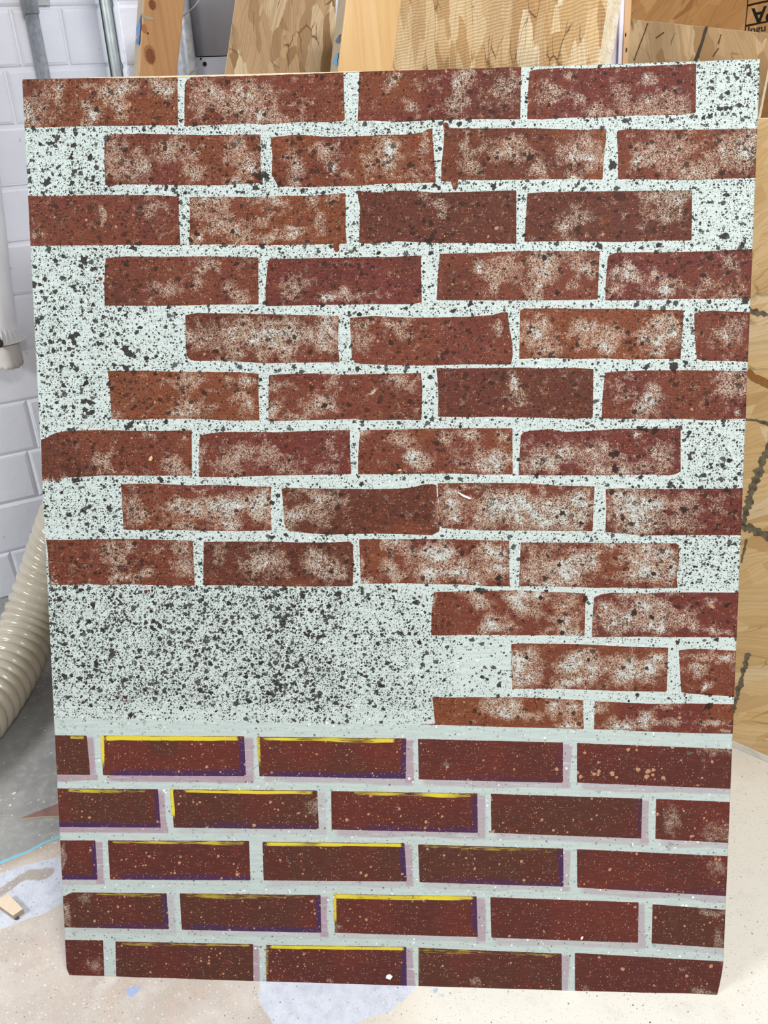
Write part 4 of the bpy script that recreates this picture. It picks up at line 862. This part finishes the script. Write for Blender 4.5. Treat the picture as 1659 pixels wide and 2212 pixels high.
    # back and rim
    idx = np.arange(nv).reshape(ny, nx)
    rim = np.concatenate([idx[0, :], idx[1:, -1], idx[-1, -2::-1], idx[-2:0:-1, 0]])
    back = me_co[rim].copy(); back[:, 2] = -th; mid = me_co[rim].copy(); mid[:, 2] = -.0008
    me_co[rim, 2] = -.0006
    ctr = np.array([[PW / 2, PH / 2, -th]], np.float32)
    allco = np.concatenate([me_co, back, ctr]); m = len(rim); r1_ = nv + np.arange(m)
    side = np.stack([rim, r1_, np.roll(r1_, -1), np.roll(rim, -1)], -1)
    bk = np.stack([r1_, np.full(m, nv + m), np.roll(r1_, -1), np.roll(r1_, -1)], -1)
    me = bpy.data.meshes.new('painted_panel')
    quads = np.concatenate([q, side]); tris = np.stack([r1_, np.full(m, nv + m), np.roll(r1_, -1)], -1)
    me.vertices.add(len(allco)); me.vertices.foreach_set('co', allco.astype(np.float32).ravel())
    loops = np.concatenate([quads.ravel(), tris.ravel()]).astype(np.int32); me.loops.add(len(loops)); me.loops.foreach_set('vertex_index', loops)
    ls = np.concatenate([np.arange(0, quads.size, 4), quads.size + np.arange(0, tris.size, 3)]).astype(np.int32)
    me.polygons.add(len(ls)); me.polygons.foreach_set('loop_start', ls)
    mi = np.concatenate([np.zeros(len(q)), np.ones(len(side) + len(tris))]).astype(np.int32); me.polygons.foreach_set('material_index', mi)
    me.update(calc_edges=True)
    pad = lambda a_: np.concatenate([a_, np.zeros((m + 1, 4))])
    S = lambda a_: np.clip(a_ * 100 + .5, -2, 3).ravel()
    set_attr(me, 'PA', pad(np.stack([(brick * 100).ravel(), (darkf * 500).ravel(), (greyf * 500).ravel(), (whitef * 500).ravel()], -1)))
    set_attr(me, 'PB', pad(np.stack([(tanf * 500).ravel(), wash.ravel(), yel.ravel(), pur.ravel()], -1)))
    set_attr(me, 'PC', pad(np.concatenate([tint.reshape(-1, 3), mau.reshape(-1, 1)], 1)))
    set_attr(me, 'PD', pad(np.stack([fade.ravel(), lowm.ravel(), (Y < dz_bot * PH).astype(float), dfield.ravel()], -1)))
    # ---- shader
    b = NB('panel_paint', .62, .14); v = b.obj()
    bk_, dk, gy, _, _ = b.attr('PA'); wh = b.attr('PA')[3]; tn, ws, ye, _, _ = b.attr('PB'); pu = b.attr('PB')[3]
    _, _, _, ma, tc = b.attr('PC'); fd, lo, lz, de, _ = b.attr('PD')
    fine = b.noise(v, 900, 1, .6); med = b.noise(v, 300, 2, .65); grain = b.noise(b.map(v, scale=(.06, 1, 1)), 900, 1, .6); brush = b.noise(b.map(v, scale=(.12, 1, 1)), 260, 2, .6)
    cen = lambda n_, k_: b.math('MULTIPLY', b.math('SUBTRACT', n_, .5), k_)
    # ground coat
    g0 = b.mix(b.step(brush, .35, .65), lin((193, 203, 199)), lin((182, 193, 188)))
    g0 = b.mix(lz, g0, b.mix(b.step(brush, .35, .65), lin((184, 195, 190)), lin((175, 186, 182))))
    g0 = b.mix(b.math('MULTIPLY', b.step(grain, .60, .72), .35), g0, lin((176, 186, 182)))
    mauc = b.mix(b.step(brush, .3, .7), lin((150, 118, 134)), lin((166, 138, 149)))
    g1 = b.mix(b.math('MULTIPLY', b.math('MULTIPLY', ma, .85), b.step(brush, .15, .5)), g0, mauc)
    # brick colour
    bc = b.mix(b.math('MULTIPLY', b.step(med, .45, .7), .45), tc, lin((96, 48, 34)))
    bc = b.mix(b.math('MULTIPLY', b.step(b.noise(v, 55, 2, .6), .55, .75), .4), bc, b.mix(lo, lin((136, 78, 48)), lin((112, 46, 36))))
    bc = b.mix(b.math('MULTIPLY', b.step(grain, .50, .66), .40), bc, lin((78, 40, 32)))
    bc = b.mix(b.math('MULTIPLY', b.step(grain, .45, .33), .22), bc, lin((136, 88, 72)))
    bc = b.mix(b.math('MULTIPLY', pu, b.step(brush, .2, .5, .55, .95)), bc, lin((66, 42, 78)))
    # sponge whitewash: crinkled threads whose cover follows the density
    wn = b.noise(v, 330, 2, .6, 1.6); wl = b.noise(v, 75, 3, .7)
    dn = b.math('ADD', b.math('ADD', b.math('MULTIPLY', ws, .95), .10), cen(wl, 1.9))
    ridge = b.math('ABSOLUTE', b.math('SUBTRACT', wn, .5))
    cov = b.math('SUBTRACT', b.math('MULTIPLY', dn, .074), ridge)
    cov = b.math('MULTIPLY', b.step(cov, .001, .007), b.step(dn, .16, .46))
    cov = b.math('MAXIMUM', cov, b.step(b.math('ADD', dn, cen(fine, 1.1)), 1.14, 1.26))
    cov = b.math('MULTIPLY', b.math('MULTIPLY', cov, b.step(lo, 0, 1, .95, .6)), b.step(b.math('ADD', ws, b.math('MULTIPLY', b.math('SUBTRACT', 1, lo), 1)), .02, .2))
    wcol = b.mix(b.step(wl, .35, .65), lin((194, 182, 160)), lin((190, 166, 147)))
    wcol = b.mix(b.step(dn, .7, 1.05), wcol, lin((196, 201, 193)))
    bc = b.mix(cov, bc, wcol)
    # tiny pale pricks everywhere on the brick coat
    vo = b.vor(v, 420); sp = b.new('ShaderNodeSeparateColor'); b.L(vo.outputs['Color'], sp.inputs[0])
    m1 = b.math('MULTIPLY', b.step(vo.outputs['Distance'], .34, .18), b.step(sp.outputs[0], .80, .82)); bc = b.mix(b.math('MULTIPLY', m1, .7), bc, lin((196, 142, 112)))
    bc = b.mix(b.math('MULTIPLY', b.step(b.math('ADD', tn, cen(fine, .3)), -.08, .08), .92), bc, b.mix(b.step(med, .4, .6), lin((182, 134, 108)), lin((176, 134, 100))))
    # yellow highlight strokes, dry-brushed
    ym = b.math('MULTIPLY', b.step(b.math('ADD', ye, cen(grain, 1.5)), .38, .62), b.step(ye, .02, .3))
    bm_ = b.step(b.math('ADD', b.math('MULTIPLY', bk_, 1.0), cen(med, .10)), -.012, .012)
    full = b.mix(bm_, g1, bc)
    full = b.mix(b.math('MULTIPLY', ym, .95), full, b.mix(b.step(ye, .35, .95), lin((142, 122, 58)), lin((214, 196, 56))))
    # spatters
    full = b.mix(b.math('MULTIPLY', b.math('MULTIPLY', b.step(b.math('ADD', gy, cen(fine, .6)), -.1, .1), .55), b.math('SUBTRACT', 1, bm_)), full, lin((128, 134, 128)))
    full = b.mix(b.math('MULTIPLY', b.math('MULTIPLY', b.step(b.math('ADD', wh, cen(fine, .5)), -.1, .1), .85), b.math('SUBTRACT', 1, bm_)), full, lin((234, 241, 240)))
    dcol = b.mix(bm_, lin((40, 36, 31)), lin((46, 31, 24)))
    dcol = b.mix(lz, dcol, lin((96, 98, 92)))
    full = b.mix(b.math('MULTIPLY', b.step(b.math('ADD', dk, cen(fine, .9)), -.10, .10), fd), full, dcol)
    vd_ = b.vadd(v, b.vsc(b.noise(v, 500, 1, col=True), .0012))
    for (sc, kd, w_) in ((640, 1.05, .9), (400, .95, .95), (250, .60, .95)):
        vo = b.vor(vd_, sc); sp = b.new('ShaderNodeSeparateColor'); b.L(vo.outputs['Color'], sp.inputs[0])
        m_ = b.math('MULTIPLY', b.step(b.math('ADD', vo.outputs['Distance'], b.math('MULTIPLY', sp.outputs[0], .18)), .46, .36), b.step(b.math('SUBTRACT', b.math('MULTIPLY', de, kd), sp.outputs[1]), -.01, .01))
        full = b.mix(b.math('MULTIPLY', m_, b.step(bm_, 0, 1, w_, .72)), full, dcol)
    b.color(full); b.bump(brush, .12, .0006)
    M_ply = wood('ply_edge', (228, 208, 172), (176, 150, 112), (206, 190, 160))
    o = link('painted_panel', me, [b.m, M_ply])
    o.matrix_world = Matrix(((1, 0, PN[0], 0), (0, PU[1], PN[1], 0), (0, PU[2], PN[2], 0.0), (0, 0, 0, 1)))
    tag(o, 'large plywood panel painted as speckled red brick with pale mortar, leaning upright on the floor', 'painted panel')
    # bare veneer showing where the paint has chipped along the top edge
    bm = bmesh.new(); ys_ = lambda u_: PH - .002 * (1 - (2 * u_ / PW - 1) ** 2)
    us = np.linspace(.085, .432, 70); wd_ = [.0004 + .0016 * math.sin(math.pi * (u_ - .085) / .347) * (.7 + .5 * random.random()) for u_ in us]
    a_ = [bm.verts.new((u_, ys_(u_) - w_, .0005)) for u_, w_ in zip(us, wd_)]; c_ = [bm.verts.new((u_, ys_(u_) + .0004, .0002)) for u_ in us]
    for i in range(len(us) - 1): bm.faces.new((a_[i], a_[i + 1], c_[i + 1], c_[i]))
    bm_obj('bare_edge', bm, M_ply, o)['label'] = 'cream bare veneer along the top edge'
    # chips stuck on the face
    M_chip = plain('wood_chip', (206, 176, 120), .6); M_wchip = plain('white_chip', (240, 240, 236), .5)
    for (k, pts, mt, nm, lab) in (('G', [(840, 282), (848, 262), (862, 250), (868, 268), (858, 286)], M_chip, 'wood_chip', 'tan wood chip stuck to the paint'),
                              ('H', [(1232, 486), (1245, 488), (1275, 504), (1325, 525), (1315, 533), (1270, 516)], M_wchip, 'paint_chip', 'white paint shard'),
                              ('H', [(845, 352), (862, 338), (876, 340), (868, 350)], M_chip, 'paint_chip', None),
                              ('R', [(350, 290), (352, 280), (360, 278), (358, 286)], M_wchip, 'paint_chip', None), ('Q', [(349, 466), (352, 456), (364, 452), (374, 460), (366, 472)], M_wchip, 'paint_chip', None)):
        P = [pan(k, *p) for p in pts]; bm = bmesh.new(); add_prism(bm, [(p[0], p[1] - .002 * (1 - (2 * p[0] / PW - 1) ** 2), .0003) for p in P], (0, 0, .0012)); c_ = bm_obj(nm, bm, mt, o)
        if lab: c_['label'] = lab
    # long split in the face veneer and the lifted flake
    for (k, pts) in (('G', [(178, 928), (400, 945), (560, 962), (745, 972)]), ('G', [(745, 972), (980, 976)])):
        P = [pan(k, *p) for p in pts]; bm = bmesh.new(); up_ = [bm.verts.new((p[0], p[1] - .002 * (1 - (2 * p[0] / PW - 1) ** 2) + .00035, .0002)) for p in P]; dn_ = [bm.verts.new((v_.co.x, v_.co.y - .0006, .0002)) for v_ in up_]
        for i in range(len(P) - 1): bm.faces.new((up_[i], up_[i + 1], dn_[i + 1], dn_[i]))
        bm_obj('veneer_split', bm, plain('split_dark', (66, 36, 28), .9), o)
build_panel()

# ------------------------------------------------------------------ light
sc = bpy.context.scene
wd = bpy.data.worlds.new('world'); sc.world = wd; wd.use_nodes = True
wd.node_tree.nodes['Background'].inputs[0].default_value = (.95, .97, 1.0, 1); wd.node_tree.nodes['Background'].inputs[1].default_value = .34
sc.cycles.max_bounces = 3; sc.cycles.diffuse_bounces = 2; sc.cycles.glossy_bounces = 2; sc.cycles.use_adaptive_sampling = True; sc.cycles.adaptive_threshold = .05
def area(name, loc, look, sx, sy, power, col):
    l = bpy.data.lights.new(name, 'AREA'); l.shape = 'RECTANGLE'; l.size = sx; l.size_y = sy; l.energy = power; l.color = col
    o = bpy.data.objects.new(name, l); COL.objects.link(o); o.location = loc
    o.rotation_euler = (Vector(look) - Vector(loc)).to_track_quat('-Z', 'Y').to_euler(); return o
area('ceiling_lamp_left', (-1.9, -1.0, 2.3), (.2, .4, .5), 1.0, .4, 64, (.95, .98, 1.0))
area('fill_light_front', (1.5, -1.8, 2.5), (.5, .4, .4), .9, .3, 46, (.97, .98, 1.0))  # added fill light from front right, brightens walls and sheets; no known fixture
area('ceiling_lamp_right', (1.35, -.75, 2.3), (1.1, -.1, 0), 1.0, .3, 27, (1.0, .98, .95))
vs = sc.view_settings; vs.view_transform = 'Standard'; vs.look = 'None'; vs.gamma = 1; vs.use_curve_mapping = False; vs.exposure = -0.18
